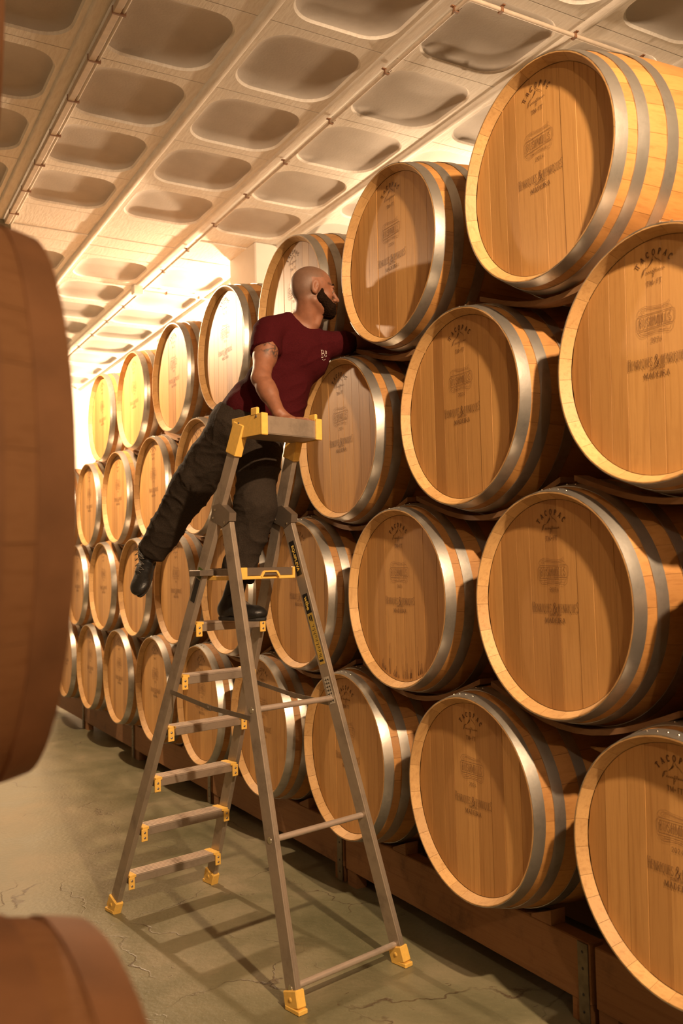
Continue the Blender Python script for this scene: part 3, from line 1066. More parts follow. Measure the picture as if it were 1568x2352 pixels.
for k in range(-1, 9):
    y = YODD+SP*k
    for s in (-1, 1):
        yy = y+s*0.13
        b = MB()
        hgt = prof(0.24)-math.sqrt(prof(0.24)**2-0.10**2)
        b.add([(0, 0, 0), (0.07, 0, 0), (0.07, s*0.11, 0), (0, s*0.11, 0), (0, s*0.11, 0.055), (0.07, s*0.11, 0.055), (0, 0, 0.010), (0.07, 0, 0.010)],
              [(0, 3, 2, 1), (0, 1, 7, 6), (6, 7, 5, 4), (3, 4, 5, 2), (0, 6, 4, 3), (1, 2, 5, 7)] if s > 0 else
              [(0, 1, 2, 3), (0, 6, 7, 1), (6, 4, 5, 7), (3, 2, 5, 4), (0, 3, 4, 6), (1, 7, 5, 2)])
        b.build('wedge', M['beam'], loc=(0.2, yy, ZT+0.001), cat='wedge', group='wedges under the bottom row',
                label='wooden wedge on the rack beam at the %s side of the %s bottom barrel' % (('near', 'far')[s > 0], ORD[k+1]))

# ------------------------------------------------------------------ ladder
LROT = 0.2248
LO = Vector((-0.6638, 4.5638, 0.0))
lad = empty('step_ladder', LO, 'tall aluminium platform stepladder with yellow plastic feet and top tray', 'ladder', rot=(0, 0, LROT))


def fr(s, z): return Vector((s*(0.5637/2-0.0566*z), -0.4102*z, z))
def pr(s, z): return Vector((s*(0.5651/2-0.0603*z), -(1.3944-0.2988*z), z))


ZH = 1.875
for s in (-1, 1):
    b = MB()
    b.beam(fr(s, 0.045), fr(s, 2.235), 0.026, 0.064, (0, 1, 0), bev=0.002)
    # raised flanges on the outer web
    d = fr(s, 2.2)-fr(s, 0.05)
    rl = b.build('climbing_rail', M['alu'], lad)
    b = MB()
    b.beam(pr(s, 0.045), pr(s, ZH-0.015), 0.026, 0.064, (0, 1, 0), bev=0.002)
    b.beam(pr(s, 0.05)+Vector((-0.006, -0.033, 0)), pr(s, ZH-0.03)+Vector((-0.006, -0.033, 0)), 0.005, 0.004, (0, 1, 0))
    b.beam(pr(s, 0.05)+Vector((0.006, -0.033, 0)), pr(s, ZH-0.03)+Vector((0.006, -0.033, 0)), 0.005, 0.004, (0, 1, 0))
    pl = b.build('support_leg', M['alu'], lad)
    for fn, P0, P1 in (('foot', fr(s, 0.0), fr(s, 0.12)), ('foot', pr(s, 0.0), pr(s, 0.12))):
        b = MB()
        dd = (P1-P0).normalized()
        b.beam(P0+dd*0.012, P0+dd*0.075, 0.042, 0.080, (0, 1, 0), bev=0.004)
        b.box((P0.x-0.022, P0.y-0.042, 0.0), (P0.x+0.022, P0.y+0.042, 0.018), bev=0.003)
        ft = b.build('foot', M['yellow'], lad, label='yellow plastic foot')
        b = MB()
        for sx in (-1, 1):
            b.dome(P0+dd*0.045+Vector((sx*0.021, 0, 0)), 0.010, (sx, 0, 0), 0.4, 10)
        b.build('rivet', M['yellow'], ft)
    # hinge bracket between the climbing rail and the support leg
    A, B_ = fr(s, ZH+0.030), pr(s, ZH-0.028)
    b = MB()
    for ox in (-0.0165, 0.0165):
        pts = [A+Vector((0, 0.026, 0.020)), A+Vector((0, -0.030, 0.026)), B_+Vector((0, -0.040, 0.040)), B_+Vector((0, -0.036, 0.004)), B_+Vector((0, 0.012, -0.020)), A+Vector((0, 0.040, -0.045))]
        n = len(pts)
        vs = [p+Vector((ox-0.002, 0, 0)) for p in pts]+[p+Vector((ox+0.002, 0, 0)) for p in pts]
        for v_ in vs:
            v_.x = (A.x+B_.x)/2+ox+(0.002 if vs.index(v_) >= n else -0.002)
        b.add(vs, [list(range(n))[::-1], [n+k for k in range(n)]]+[[k, n+k, n+(k+1) % n, (k+1) % n][::-1] for k in range(n)])
    mx = (A.x+B_.x)/2
    top = [A+Vector((0, -0.030, 0.026)), B_+Vector((0, -0.040, 0.040)), B_+Vector((0, -0.036, 0.004))]
    for a_, c_ in ((top[0], top[1]), (top[1], top[2])):
        a_, c_ = a_.copy(), c_.copy()
        a_.x = c_.x = mx
        b.beam(a_, c_, 0.036, 0.004, (0, -1, 0.5))
    hb = b.build('hinge_bracket', M['dark_alu'], lad)
    b = MB()
    for p in (A+Vector((0, 0.005, 0.0)), A+Vector((0, 0.018, -0.035)), B_+Vector((0, -0.005, 0.0))):
        for ox in (-0.0195, 0.0195):
            b.dome((mx+ox, p.y, p.z), 0.006, (ox, 0, 0), 0.5, 8)
    b.build('rivet', M['rivet'], hb)
    # folding stay
    A, B_ = fr(s, 1.09)+Vector((s*0.0155, -0.02, 0)), pr(s, 1.035)+Vector((s*0.0155, 0.01, 0))
    mid = (A+B_)/2+Vector((0, 0, -0.012))
    b = MB()
    b.beam(A, mid, 0.003, 0.020, (0, 0, 1))
    b.beam(mid, B_, 0.003, 0.020, (0, 0, 1))
    b.beam(mid+(A-mid).normalized()*0.02, mid-(A-mid).normalized()*0.02, 0.006, 0.024, (0, 0, 1))
    b.dome(mid+Vector((s*0.003, 0, 0)), 0.006, (s, 0, 0), 0.6, 8)
    b.build('stay', M['dark_alu'], lad)

# steps
for k in range(6):
    z = 0.187+0.2435*k
    hw = fr(1, z).x-0.013
    yc = fr(1, z).y
    root = MB()
    root.box((-hw+0.004, yc-0.040, z-0.040), (hw-0.004, yc+0.040, z-0.006), bev=0.002)
    stp = root.build('step', M['alu'], lad)
    b = MB()
    b.box((-hw+0.004, yc-0.041, z-0.006), (hw-0.004, yc+0.041, z-0.002))
    for j in range(5):
        yy = yc-0.036+0.018*j
        b.box((-hw+0.004, yy-0.0055, z-0.002), (hw-0.004, yy+0.0055, z+0.0025))
    b.build('tread', M['tread'], stp)
    for s in (-1, 1):
        b = MB()
        xs = sorted((s*hw, s*(hw-0.035)))
        b.box((xs[0], yc-0.048, z-0.009), (xs[1], yc+0.044, z+0.0045), bev=0.002)
        xs = sorted((s*(hw+0.006), s*(hw-0.026)))
        b.box((xs[0], yc-0.050, z-0.062), (xs[1], yc-0.042, z-0.006), bev=0.002)
        br = b.build('bracket', M['yellow'], stp, label='yellow step bracket')
        if True:
            b = MB()
            for zz in (z-0.022, z-0.046):
                b.dome((s*(hw-0.010), yc-0.050, zz), 0.006, (0, -1, 0), 0.5, 8)
            o = b.build('bracket_screws', M['dark_alu'], stp)
# rungs between the support legs
for z in (0.078, 0.583, 1.068):
    b = MB()
    p0, p1 = pr(-1, z), pr(1, z)
    b.tube([p0, p1], 0.0125, 14)
    rg = b.build('rung', M['tread'], lad)
    for s in (-1, 1):
        b = MB()
        b.tube([pr(s, z)+Vector((s*0.012, 0, 0)), pr(s, z)+Vector((s*0.0155, 0, 0))], [0.014, 0.0115], 14)
        b.build('rung_ferrule', M['rivet'], rg)
# platform
z = 1.645
y0, y1 = -0.900, -0.655
b = MB()
b.box((-0.150, y0+0.02, z-0.034), (0.150, y1, z), bev=0.003)
for j in range(10):
    b.box((-0.14, y0+0.03+0.021*j, z), (0.14, y0+0.042+0.021*j, z+0.003))
pf = b.build('platform', M['dark_alu'], lad)
b = MB()
b.box((-0.155, y0+0.018, z-0.046), (0.155, y0+0.03, z-0.002))
for (xa, xb, za, zb_) in ((-0.158, -0.110, z-0.048, z+0.004), (0.146, 0.158, z-0.048, z+0.004), (-0.11, -0.03, z-0.048, z-0.034), (0.065, 0.15, z-0.048, z-0.034), (-0.020, 0.055, z-0.019, z-0.011)):
    b.box((xa, y0, za), (xb, y0+0.018, zb_), bev=0.002)
for (xa, za, xb, zb_) in ((-0.035, z-0.041, -0.018, z-0.015), (0.053, z-0.015, 0.070, z-0.041)):
    b.beam((xa, y0+0.009, za), (xb, y0+0.009, zb_), 0.010, 0.018, (0, 1, 0))
b.box((-0.165, y0+0.02, z-0.050), (-0.150, y1+0.03, z-0.030), bev=0.002)
b.box((0.150, y0+0.02, z-0.050), (0.165, y1+0.03, z-0.030), bev=0.002)
b.build('yellow_frame', M['yellow'], pf, label='yellow plastic rim with hand slot')
b = MB()
b.box((-0.108, y0+0.006, z-0.033), (0.145, y0+0.017, z+0.002), bev=0.002)
b.build('front_panel', M['dark_alu'], pf)
b = MB()
b.box((-0.232, y1-0.06, z-0.030), (-0.160, y1+0.03, z-0.004), bev=0.002)
b.build('side_flap', M['dark_alu'], pf)
# tray at the top
b = MB()
b.box((-0.135, -1.085, 2.212), (0.160, -1.081, 2.288))
b.box((-0.135, -0.915, 2.225), (0.160, -0.911, 2.282))
b.box((-0.16, -1.085, 2.210), (0.165, -0.911, 2.215))
tr = b.build('tray', M['alu'], lad, label='shallow grey metal tool tray')
for s in (-1, 1):
    b = MB()
    xo = s*0.168
    x0_, x1_ = sorted((xo, xo-s*0.006))
    # side cheek
    b.box((x0_, -1.090, 2.206), (x1_, -0.880, 2.296), bev=0.001)
    xa, xb = sorted((xo, xo-s*0.034))
    b.box((xa, -1.094, 2.204), (xb, -1.080, 2.298), bev=0.003)
    b.beam((xo-s*0.006, -1.040, 2.290), (xo-s*0.006, -1.040, 2.325), 0.016, 0.045, (0, 1, 0), bev=0.004)
    # sleeve over the rail head
    b.beam(fr(s, 2.14), fr(s, 2.27), 0.038, 0.080, (0, 1, 0), bev=0.004)
    yb_ = b.build('tray_bracket', M['yellow'], lad, label='yellow plastic tray bracket')
    b = MB()
    for yy, zz in ((-0.93, 2.27), (-0.93, 2.225), (-1.055, 2.285)):
        b.dome((xo+s*0.0005, yy, zz), 0.007, (s, 0, 0), 0.5, 8)
    b.build('screw', M['dark_alu'], yb_)
# stickers on the right support leg, on its left-hand web
def sticker(parent, s, z0, z1, mat, text=None, tmat=None, size=0.03, face=-1, marks=None, name='sticker', rail=None, off=0.0):
    fn = rail or pr
    P0, P1 = fn(s, z0), fn(s, z1)
    d = (P1-P0).normalized()
    n = Vector((face, 0, 0))
    n = (n-d*n.dot(d)).normalized()
    y = n.cross(d)     # across the rail
    c_ = MB()
    wdt = 0.034
    base = P0+n*0.0136
    vs = [base+y*(-wdt/2+off), base+y*(wdt/2+off), base+y*(wdt/2+off)+(P1-P0), base+y*(-wdt/2+off)+(P1-P0)]
    vs = vs+[v_+n*0.0006 for v_ in vs]
    c_.add(vs, [(0, 1, 2, 3), (7, 6, 5, 4), (0, 4, 5, 1), (1, 5, 6, 2), (2, 6, 7, 3), (3, 7, 4, 0)])
    o = c_.build(name, mat, parent)
    ln = (P1-P0).length
    if marks:
        k_ = MB()
        for (u0, u1, v0, v1) in marks:
            q = [base+n*0.0009+y*(wdt*(u-0.5)+off)+d*(ln*v) for u, v in ((u0, v0), (u1, v0), (u1, v1), (u0, v1))]
            k_.add(q, [(0, 1, 2, 3)])
        k_.build('print', tmat or M['black'], o)
    if text:
        cu = bpy.data.curves.new('t', 'FONT')
        cu.body = text
        cu.size = size
        cu.align_x = 'CENTER'
        cu.align_y = 'CENTER'
        cu.offset = 0.0006
        cu.resolution_u = 2
        tmp = bpy.data.objects.new('t', cu)
        COL.objects.link(tmp)
        bpy.context.view_layer.update()
        me = bpy.data.meshes.new_from_object(tmp)
        bpy.data.objects.remove(tmp)
        me.materials.clear()
        me.materials.append(tmat)
        xa = -d
        m = Matrix((xa, n.cross(xa), n)).transposed().to_4x4()
        m.translation = base+n*0.0010+d*ln/2+y*off
        me.transform(m)
        link('lettering', me, o)
    return o


sticker(lad, 1, 1.610, 1.765, M['black'], 'EQUIPLEVA', M['yprint'], 0.024)
sticker(lad, 1, 1.440, 1.525, M['black'], 'wibe', M['yprint'], 0.032)
random.seed(9)
mk = [(0.12, 0.88, 0.02+0.03, 0.03+0.06), (0.15, 0.8, 0.14, 0.15)]
for k in range(9):
    v0 = 0.17+0.07*k
    mk += [(0.15, random.uniform(0.5, 0.85), v0, v0+0.012), (0.15, random.uniform(0.3, 0.85), v0+0.03, v0+0.038)]
mk += [(0.2, 0.45, 0.84, 0.96), (0.55, 0.8, 0.86, 0.95)]
sticker(lad, 1, 1.215, 1.438, M['ysticker'], None, M['black'], marks=mk)
mk = []
for k in range(7):
    v0 = 0.06+0.13*k
    for u0 in (0.1, 0.55):
        mk += [(u0, u0+0.12, v0, v0+0.09), (u0+0.14, u0+0.34, v0+0.03, v0+0.06)]
sticker(lad, 1, 1.045, 1.160, M['wsticker'], None, M['black'], marks=mk)
sticker(lad, -1, 1.50, 1.60, M['black'], None, M['black'], rail=fr)
sticker(lad, -1, 1.605, 1.65, M['green'], None, M['green'], rail=fr)


# ------------------------------------------------------------------ figure
class Field:
    def __init__(self, lo, hi, res):
        self.lo = np.array(lo, float)
        self.res = res
        self.n = np.ceil((np.array(hi)-self.lo)/res).astype(int)+1
        self.f = np.full(tuple(self.n), 0.3, np.float32)

    def grid(self, lo, hi):
        i0 = np.clip(np.floor((np.array(lo)-self.lo)/self.res).astype(int), 0, self.n-1)
        i1 = np.clip(np.ceil((np.array(hi)-self.lo)/self.res).astype(int)+1, 1, self.n)
        if (i1 <= i0).any():
            return None, None
        ax = [self.lo[k]+self.res*np.arange(i0[k], i1[k]) for k in range(3)]
        X = np.stack(np.meshgrid(*ax, indexing='ij'), -1)
        return (slice(i0[0], i1[0]), slice(i0[1], i1[1]), slice(i0[2], i1[2])), X

    def put(self, sl, d, k, cut=False):
        f = self.f[sl]
        if cut:
            d = -d
            h = np.clip(0.5-0.5*(f-d)/max(k, 1e-5), 0, 1)
            self.f[sl] = (f*(1-h)+d*h + k*h*(1-h)).astype(np.float32)
        else:
            h = np.clip(0.5+0.5*(f-d)/max(k, 1e-5), 0, 1)
            self.f[sl] = (f*(1-h)+d*h - k*h*(1-h)).astype(np.float32)

    def cap(self, a, b, ra, rb, k=0.02, cut=False):
        a, b = np.array(a, float), np.array(b, float)
        mg = max(ra, rb)+k+3*self.res
        sl, X = self.grid(np.minimum(a, b)-mg, np.maximum(a, b)+mg)
        if sl is None:
            return
        ab = b-a
        t = np.clip(((X-a)@ab)/max(ab@ab, 1e-9), 0, 1)
        d = np.linalg.norm(X-(a+t[..., None]*ab), axis=-1)-(ra+(rb-ra)*t)
        self.put(sl, d, k, cut)

    def ell(self, c_, axes, rad, k=0.02, cut=False):
        c_ = np.array(c_, float)
        A = np.array([list(q) for q in axes], float)
        rad = np.array(rad, float)
        mg = rad.max()+k+3*self.res
        sl, X = self.grid(c_-mg, c_+mg)
        if sl is None:
            return
        q = (X-c_)@A.T
        k0 = np.linalg.norm(q/rad, axis=-1)
        k1 = np.linalg.norm(q/(rad*rad), axis=-1)
        d = k0*(k0-1)/np.maximum(k1, 1e-6)
        self.put(sl, d, k, cut)

    def plane_cut(self, p, n, lo, hi, k=0.004):
        """remove what lies on the +n side of the plane, inside the box"""
        sl, X = self.grid(lo, hi)
        if sl is None:
            return
        d = -((X-np.array(p, float))@np.array(n, float))
        f = self.f[sl]
        self.f[sl] = np.maximum(f, -d).astype(np.float32)

    def nets(self):
        f = self.f
        s = f < 0
        nx, ny, nz = f.shape
        acc = np.zeros((nx-1, ny-1, nz-1, 3), np.float32)
        cnt = np.zeros((nx-1, ny-1, nz-1), np.float32)
        for ax in range(3):
            o1, o2 = [(1, 2), (0, 2), (0, 1)][ax]
            for u in (0, 1):
                for v in (0, 1):
                    off = [0, 0, 0]
                    off[o1], off[o2] = u, v
                    sa = tuple(slice(off[k], off[k]+f.shape[k]-1) for k in range(3))
                    off2 = list(off)
                    off2[ax] = 1
                    sb = tuple(slice(off2[k], off2[k]+f.shape[k]-1) for k in range(3))
                    fa, fb = f[sa], f[sb]
                    ch = (fa < 0) != (fb < 0)
                    t = np.where(ch, fa/np.where(ch, fa-fb, 1), 0)
                    acc[..., ax] += np.where(ch, t, 0)
                    acc[..., o1] += np.where(ch, u, 0)
                    acc[..., o2] += np.where(ch, v, 0)
                    cnt += ch
        act = cnt > 0
        idx = np.full(act.shape, -1, np.int64)
        idx[act] = np.arange(act.sum())
        I = np.argwhere(act)
        V = (I+acc[act]/cnt[act][:, None])*self.res+self.lo
        quads = []
        for ax in range(3):
            o1, o2 = [(1, 2), (2, 0), (0, 1)][ax]
            sh = list(f.shape)
            a = [slice(None)]*3
            b_ = [slice(None)]*3
            a[ax] = slice(0, sh[ax]-1)
            b_[ax] = slice(1, sh[ax])
            ch = s[tuple(a)] != s[tuple(b_)]
            E = np.argwhere(ch)
            E = E[(E[:, o1] > 0) & (E[:, o2] > 0) & (E[:, o1] < sh[o1]-1) & (E[:, o2] < sh[o2]-1)]
            inside = s[tuple(E.T)]
            def ix(du, dv):
                q = E.copy()
                q[:, o1] -= du
                q[:, o2] -= dv
                return idx[tuple(q.T)]
            Q = np.stack([ix(0, 0), ix(1, 0), ix(1, 1), ix(0, 1)], 1)
            Q[~inside] = Q[~inside][:, ::-1]
            quads.append(Q)
        return V, np.concatenate(quads)


def relax(V, Q, it=2, lam=0.5):
    for _ in range(it):
        A = np.zeros_like(V)
        c_ = np.zeros(len(V))
        for i in range(4):
            for j in ((i+1) % 4, (i-1) % 4):
                np.add.at(A, Q[:, i], V[Q[:, j]])
                np.add.at(c_, Q[:, i], 1)
        V = V*(1-lam)+lam*A/c_[:, None]
    return V


def normals(V, Q):
    n = np.cross(V[Q[:, 2]]-V[Q[:, 0]], V[Q[:, 3]]-V[Q[:, 1]])
    N_ = np.zeros_like(V)
    for i in range(4):
        np.add.at(N_, Q[:, i], n)
    return N_/np.maximum(np.linalg.norm(N_, axis=1), 1e-9)[:, None]


def skin_mesh(name, fld, mats, parent, it=2, disp=None, tint=None, face_mat=None):
    V, Q = fld.nets()
    V = relax(V, Q, it)
    if disp:
        N_ = normals(V, Q)
        d = np.array([disp(Vector(p), Vector(q)) for p, q in zip(V, N_)])
        V = V+N_*d[:, None]
    me = bpy.data.meshes.new(name)
    me.from_pydata(V.tolist(), [], Q.tolist())
    for m_ in mats:
        me.materials.append(m_)
    me.polygons.foreach_set('use_smooth', [True]*len(Q))
    if tint:
        ca = me.color_attributes.new('tint', 'FLOAT_COLOR', 'POINT')
        ca.data.foreach_set('color', np.array([tint(Vector(p)) for p in V], np.float32).ravel())
    if face_mat:
        C_ = V[Q].mean(axis=1)
        me.polygons.foreach_set('material_index', [face_mat(Vector(p)) for p in C_])
    me.update()
    return link(name, me, parent)


def skin_mat():
    m, t, b = nt('skin')
    at_ = nd(t, 'ShaderNodeVertexColor')
    at_.layer_name = 'tint'
    tc = nd(t, 'ShaderNodeTexCoord')
    n = nd(t, 'ShaderNodeTexNoise', Scale=40.0, Detail=4.0)
    t.links.new(tc.outputs['Object'], n.inputs['Vector'])
    c = mix(t, 1.0, at_.outputs[0], ramp(t, n.outputs[0], [(0.3, (0.86, 0.82, 0.8)), (0.7, (1.08, 1.05, 1.03))]), 'MULTIPLY')
    t.links.new(c, b.inputs['Base Color'])
    b.inputs['Roughness'].default_value = 0.55
    b.inputs['Subsurface Weight'].default_value = 0.06
    b.inputs['Subsurface Radius'].default_value = (0.01, 0.004, 0.002)
    f = nd(t, 'ShaderNodeTexNoise', Scale=260.0, Detail=2.0)
    t.links.new(tc.outputs['Object'], f.inputs['Vector'])
    bp = nd(t, 'ShaderNodeBump', Strength=0.15, Distance=0.002)
    t.links.new(f.outputs[0], bp.inputs['Height'])
    t.links.new(bp.outputs[0], b.inputs['Normal'])
    return m


M['skin'] = skin_mat()
M['shirt'] = plain('maroon_cotton', (0.050, 0.005, 0.007), 0.9, 0, 0.15, 220, 0.25, 0.08)
M['trouser'] = plain('dark_grey_twill', (0.030, 0.022, 0.016), 0.9, 0, 0.18, 150, 0.25, 0.12)
M['beard'] = plain('dark_beard', (0.014, 0.007, 0.004), 0.9, 0, 0.5, 160, 0.5, 0.05)
M['shoe'] = plain('black_leather', (0.012, 0.011, 0.010), 0.42, 0, 0.3, 60, 0.2)
M['sole'] = plain('black_rubber', (0.02, 0.018, 0.015), 0.7)
M['lace'] = plain('grey_lace', (0.10, 0.085, 0.07), 0.8)
M['white'] = plain('white_print', (0.80, 0.74, 0.66), 0.7, bump=0)
M['eye'] = plain('eye', (0.35, 0.28, 0.22), 0.2, bump=0)
M['iris'] = plain('iris', (0.03, 0.015, 0.008), 0.15, bump=0)

man = empty('person', at(560, 1400, 4.25), 'bald bearded person in maroon t-shirt on the ladder, reaching between barrels', 'person')
MO = man.location.copy()
man_parts = []

# head frame
HO = at(716, 665, 4.43)
fwd = (RT*0.94+FW*0.30+UP*0.02).normalized()
upv = (UP*1.0+RT*0.03)
upv = (upv-fwd*upv.dot(fwd)).normalized()
sid = fwd.cross(upv)          # away to his left (into the stack)
if sid.dot(FW) < 0:
    sid = -sid
HA = (fwd, upv, sid)
def H(a, b_, s=0.0): return HO+fwd*a+upv*b_+sid*s
def E(fl, a, b_, s, ra, rb, rs, k=0.012, cut=False, tilt=0.0):
    ax = HA
    if tilt:
        q = Matrix.Rotation(tilt, 3, sid)
        ax = (q@fwd, q@upv, sid)
    fl.ell(H(a, b_, s), ax, (ra, rb, rs), k, cut)

# body landmarks
NECK = at(703, 745, 4.47)
SHR, ELR, WRR = at(617, 762, 4.36), at(599, 868, 4.20), at(640, 948, 4.085)
SHL = at(760, 792, 4.50)
ELL_, WRL = Vector((0.13, 3.885, 2.765)), Vector((0.36, 3.885, 2.775))
CH = at(682, 815, 4.46)
WA = at(632, 890, 4.44)
PE = at(572, 960, 4.42)
lat = (SHL-SHR).normalized()
tz = (NECK-PE).normalized()
dep = lat.cross(tz).normalized()
if dep.dot(FW) < 0:
    dep = -dep           # points away from the camera (his back)
tup = dep.cross(lat).normalized()
if tup.dot(UP) < 0:
    tup = -tup


def torso(fl, g):
    """chest, belly and hips; g is how far the cloth stands off"""
    ax = (lat, tup, dep)
    fl.ell(CH, ax, (0.155+g, 0.150+g, 0.105+g), 0.03)
    fl.ell(CH-tup*0.02-lat*0.01, ax, (0.150+g, 0.12+g, 0.11+g), 0.03)
    fl.cap(at(655, 760, 4.45), at(735, 785, 4.50), 0.062+g, 0.050+g, 0.04)
    fl.cap(at(690, 752, 4.48), at(640, 750, 4.40), 0.040+g, 0.045+g, 0.04)
    fl.ell(WA, ax, (0.145+g, 0.14+g, 0.105+g), 0.05)
    fl.ell(at(660, 900, 4.45), ax, (0.10+g, 0.16+g, 0.10+g), 0.04)
    fl.ell(at(590, 940, 4.42), ax, (0.155+g, 0.10+g, 0.11+g), 0.05)
    fl.ell(at(650, 950, 4.44), ax, (0.08+g, 0.12+g, 0.10+g), 0.05)


def fingers(fl, palm, dirv, acr, nrm, curl, thumb_side, sc=1.0):
    """palm centre, pointing direction, across, back-of-hand normal"""
    lens = (0.072, 0.080, 0.075, 0.058)
    fl.ell(palm, (dirv, acr, nrm), (0.050*sc, 0.042*sc, 0.015*sc), 0.010)
    for i in range(4):
        o = palm+dirv*0.038*sc+acr*(0.030-0.020*i)*sc*thumb_side
        p, d = o, dirv.copy()
        spread = acr*(0.10-0.07*i)*thumb_side
        seg = lens[i]*sc
        for j, fr_ in enumerate((0.45, 0.32, 0.25)):
            d = (d+spread*(0.4 if j == 0 else 0)-nrm*math.tan(curl*(0.5 if j == 0 else 1))).normalized()
            q = p+d*seg*fr_
            fl.cap(p, q, (0.0092-0.0009*j)*sc, (0.0086-0.0010*j)*sc, 0.003)
            p = q
    o = palm-dirv*0.022*sc+acr*0.034*sc*thumb_side
    q = o+(dirv*0.5+acr*0.75*thumb_side-nrm*0.2).normalized()*0.034*sc
    r_ = q+(dirv*0.85+acr*0.35*thumb_side-nrm*0.25).normalized()*0.028*sc
    fl.cap(o, q, 0.014*sc, 0.011*sc, 0.008)
    fl.cap(q, r_, 0.0105*sc, 0.0085*sc, 0.003)


lo = np.minimum.reduce([np.array(p) for p in (SHR, ELR, WRR, PE, HO, ELL_, WRL, WA, at(480, 960, 4.4), at(720, 960, 4.0))])-0.22
hi = np.maximum.reduce([np.array(p) for p in (SHR, ELR, WRR, PE, HO, ELL_, WRL, WA)])+0.22
body = Field(lo, hi, 0.0042)
torso(body, -0.008)
# neck
body.cap(NECK+FW*0.0, H(-0.020, -0.045), 0.064, 0.059, 0.02)
body.cap(at(700, 760, 4.46), at(672, 742, 4.45), 0.045, 0.040, 0.03)
body.cap(H(-0.03, -0.06, -0.03), at(715, 750, 4.43), 0.018, 0.010, 0.02)   # neck muscle
body.cap(H(0.045, -0.10), H(0.022, -0.165), 0.020, 0.018, 0.02)
# head
E(body, -0.008, 0.022, 0, 0.097, 0.088, 0.077, 0.01)
E(body, 0.030, 0.020, 0, 0.066, 0.070, 0.066, 0.02)
E(body, -0.045, -0.005, 0, 0.052, 0.055, 0.060, 0.02)
E(body, 0.040, -0.045, 0, 0.060, 0.080, 0.056, 0.02)
body.cap(H(0.000, -0.060, 0.050), H(0.072, -0.105, 0.018), 0.018, 0.018, 0.02)
body.cap(H(0.000, -0.060, -0.050), H(0.072, -0.105, -0.018), 0.018, 0.018, 0.02)
E(body, 0.080, -0.108, 0, 0.026, 0.026, 0.030, 0.015)
body.cap(H(0.092, 0.010, 0.034), H(0.101, 0.013, 0.008), 0.010, 0.010, 0.012)
body.cap(H(0.092, 0.010, -0.034), H(0.101, 0.013, -0.008), 0.010, 0.010, 0.012)
for s in (-1, 1):
    E(body, 0.064, -0.032, s*0.042, 0.026, 0.024, 0.018, 0.015)
    E(body, 0.103, -0.012, s*0.033, 0.016, 0.013, 0.015, 0.010, cut=True)
    E(body, 0.086, -0.010, s*0.032, 0.0135, 0.0125, 0.0135, 0.004)
    body.cap(H(0.097, -0.005, s*0.022), H(0.094, -0.004, s*0.044), 0.0035, 0.003, 0.003)
    # ear: rim, hollow, lobe
    E(body, -0.005, 0.000, s*0.074, 0.020, 0.033, 0.010, 0.006, tilt=0.25)
    E(body, -0.001, 0.004, s*0.084, 0.010, 0.021, 0.007, 0.003, cut=True, tilt=0.25)
    E(body, -0.003, -0.028, s*0.073, 0.010, 0.010, 0.008, 0.006)
    E(body, 0.007, -0.004, s*0.077, 0.004, 0.007, 0.006, 0.003)
body.cap(H(0.100, 0.000), H(0.127, -0.047), 0.0085, 0.0105, 0.010)
body.cap(H(0.127, -0.047), H(0.108, -0.057), 0.0105, 0.009, 0.006)
for s in (-1, 1):
    E(body, 0.113, -0.050, s*0.013, 0.012, 0.0085, 0.0075, 0.005)
    E(body, 0.117, -0.059, s*0.008, 0.006, 0.004, 0.0035, 0.002, cut=True)
body.cap(H(0.105, -0.076, 0.018), H(0.112, -0.074), 0.0055, 0.0065, 0.008)
body.cap(H(0.105, -0.076, -0.018), H(0.112, -0.074), 0.0055, 0.0065, 0.008)
body.cap(H(0.102, -0.088, 0.015), H(0.109, -0.088), 0.006, 0.0075, 0.006)
body.cap(H(0.102, -0.088, -0.015), H(0.109, -0.088), 0.006, 0.0075, 0.006)
body.cap(H(0.110, -0.0815, 0.014), H(0.118, -0.0812, 0.0), 0.0018, 0.0018, 0.002, cut=True)
# arms
body.cap(SHR, ELR+(SHR-ELR)*0.45, 0.062, 0.052, 0.03)
body.cap(ELR+(SHR-ELR)*0.55, ELR, 0.053, 0.042, 0.02)
body.ell(ELR+(SHR-ELR)*0.5+RT*0.012-FW*0.012, (tup, lat, dep), (0.075, 0.045, 0.045), 0.02)
body.cap(ELR, ELR+(WRR-ELR)*0.45, 0.043, 0.041, 0.02)
body.cap(ELR+(WRR-ELR)*0.3, WRR, 0.043, 0.028, 0.02)
body.cap(SHL, ELL_, 0.058, 0.044, 0.03)
body.cap(ELL_, WRL, 0.042, 0.027, 0.02)
# right hand laid flat in the tray
hd = (RT*0.96+UP*0.0-FW*0.10)
hd.z = -0.06
hd.normalize()
hn = Vector((0, 0, 1))
hn = (hn-hd*hn.dot(hd)).normalized()
ha = hn.cross(hd)
PALM = WRR+hd*0.050+Vector((0, 0, -0.030))
body.cap(WRR, PALM, 0.027, 0.020, 0.012)
fingers(body, PALM, hd, ha, hn, 0.10, 1.0)
# left hand, half closed in the gap
hd2 = Vector((1, 0, -0.05)).normalized()
hn2 = Vector((0, 0, 1))
hn2 = (hn2-hd2*hn2.dot(hd2)).normalized()
PALM2 = WRL+hd2*0.062
body.cap(WRL, PALM2, 0.026, 0.020, 0.012)
fingers(body, PALM2, hd2, hn2.cross(hd2), hn2, 0.35, -1.0)

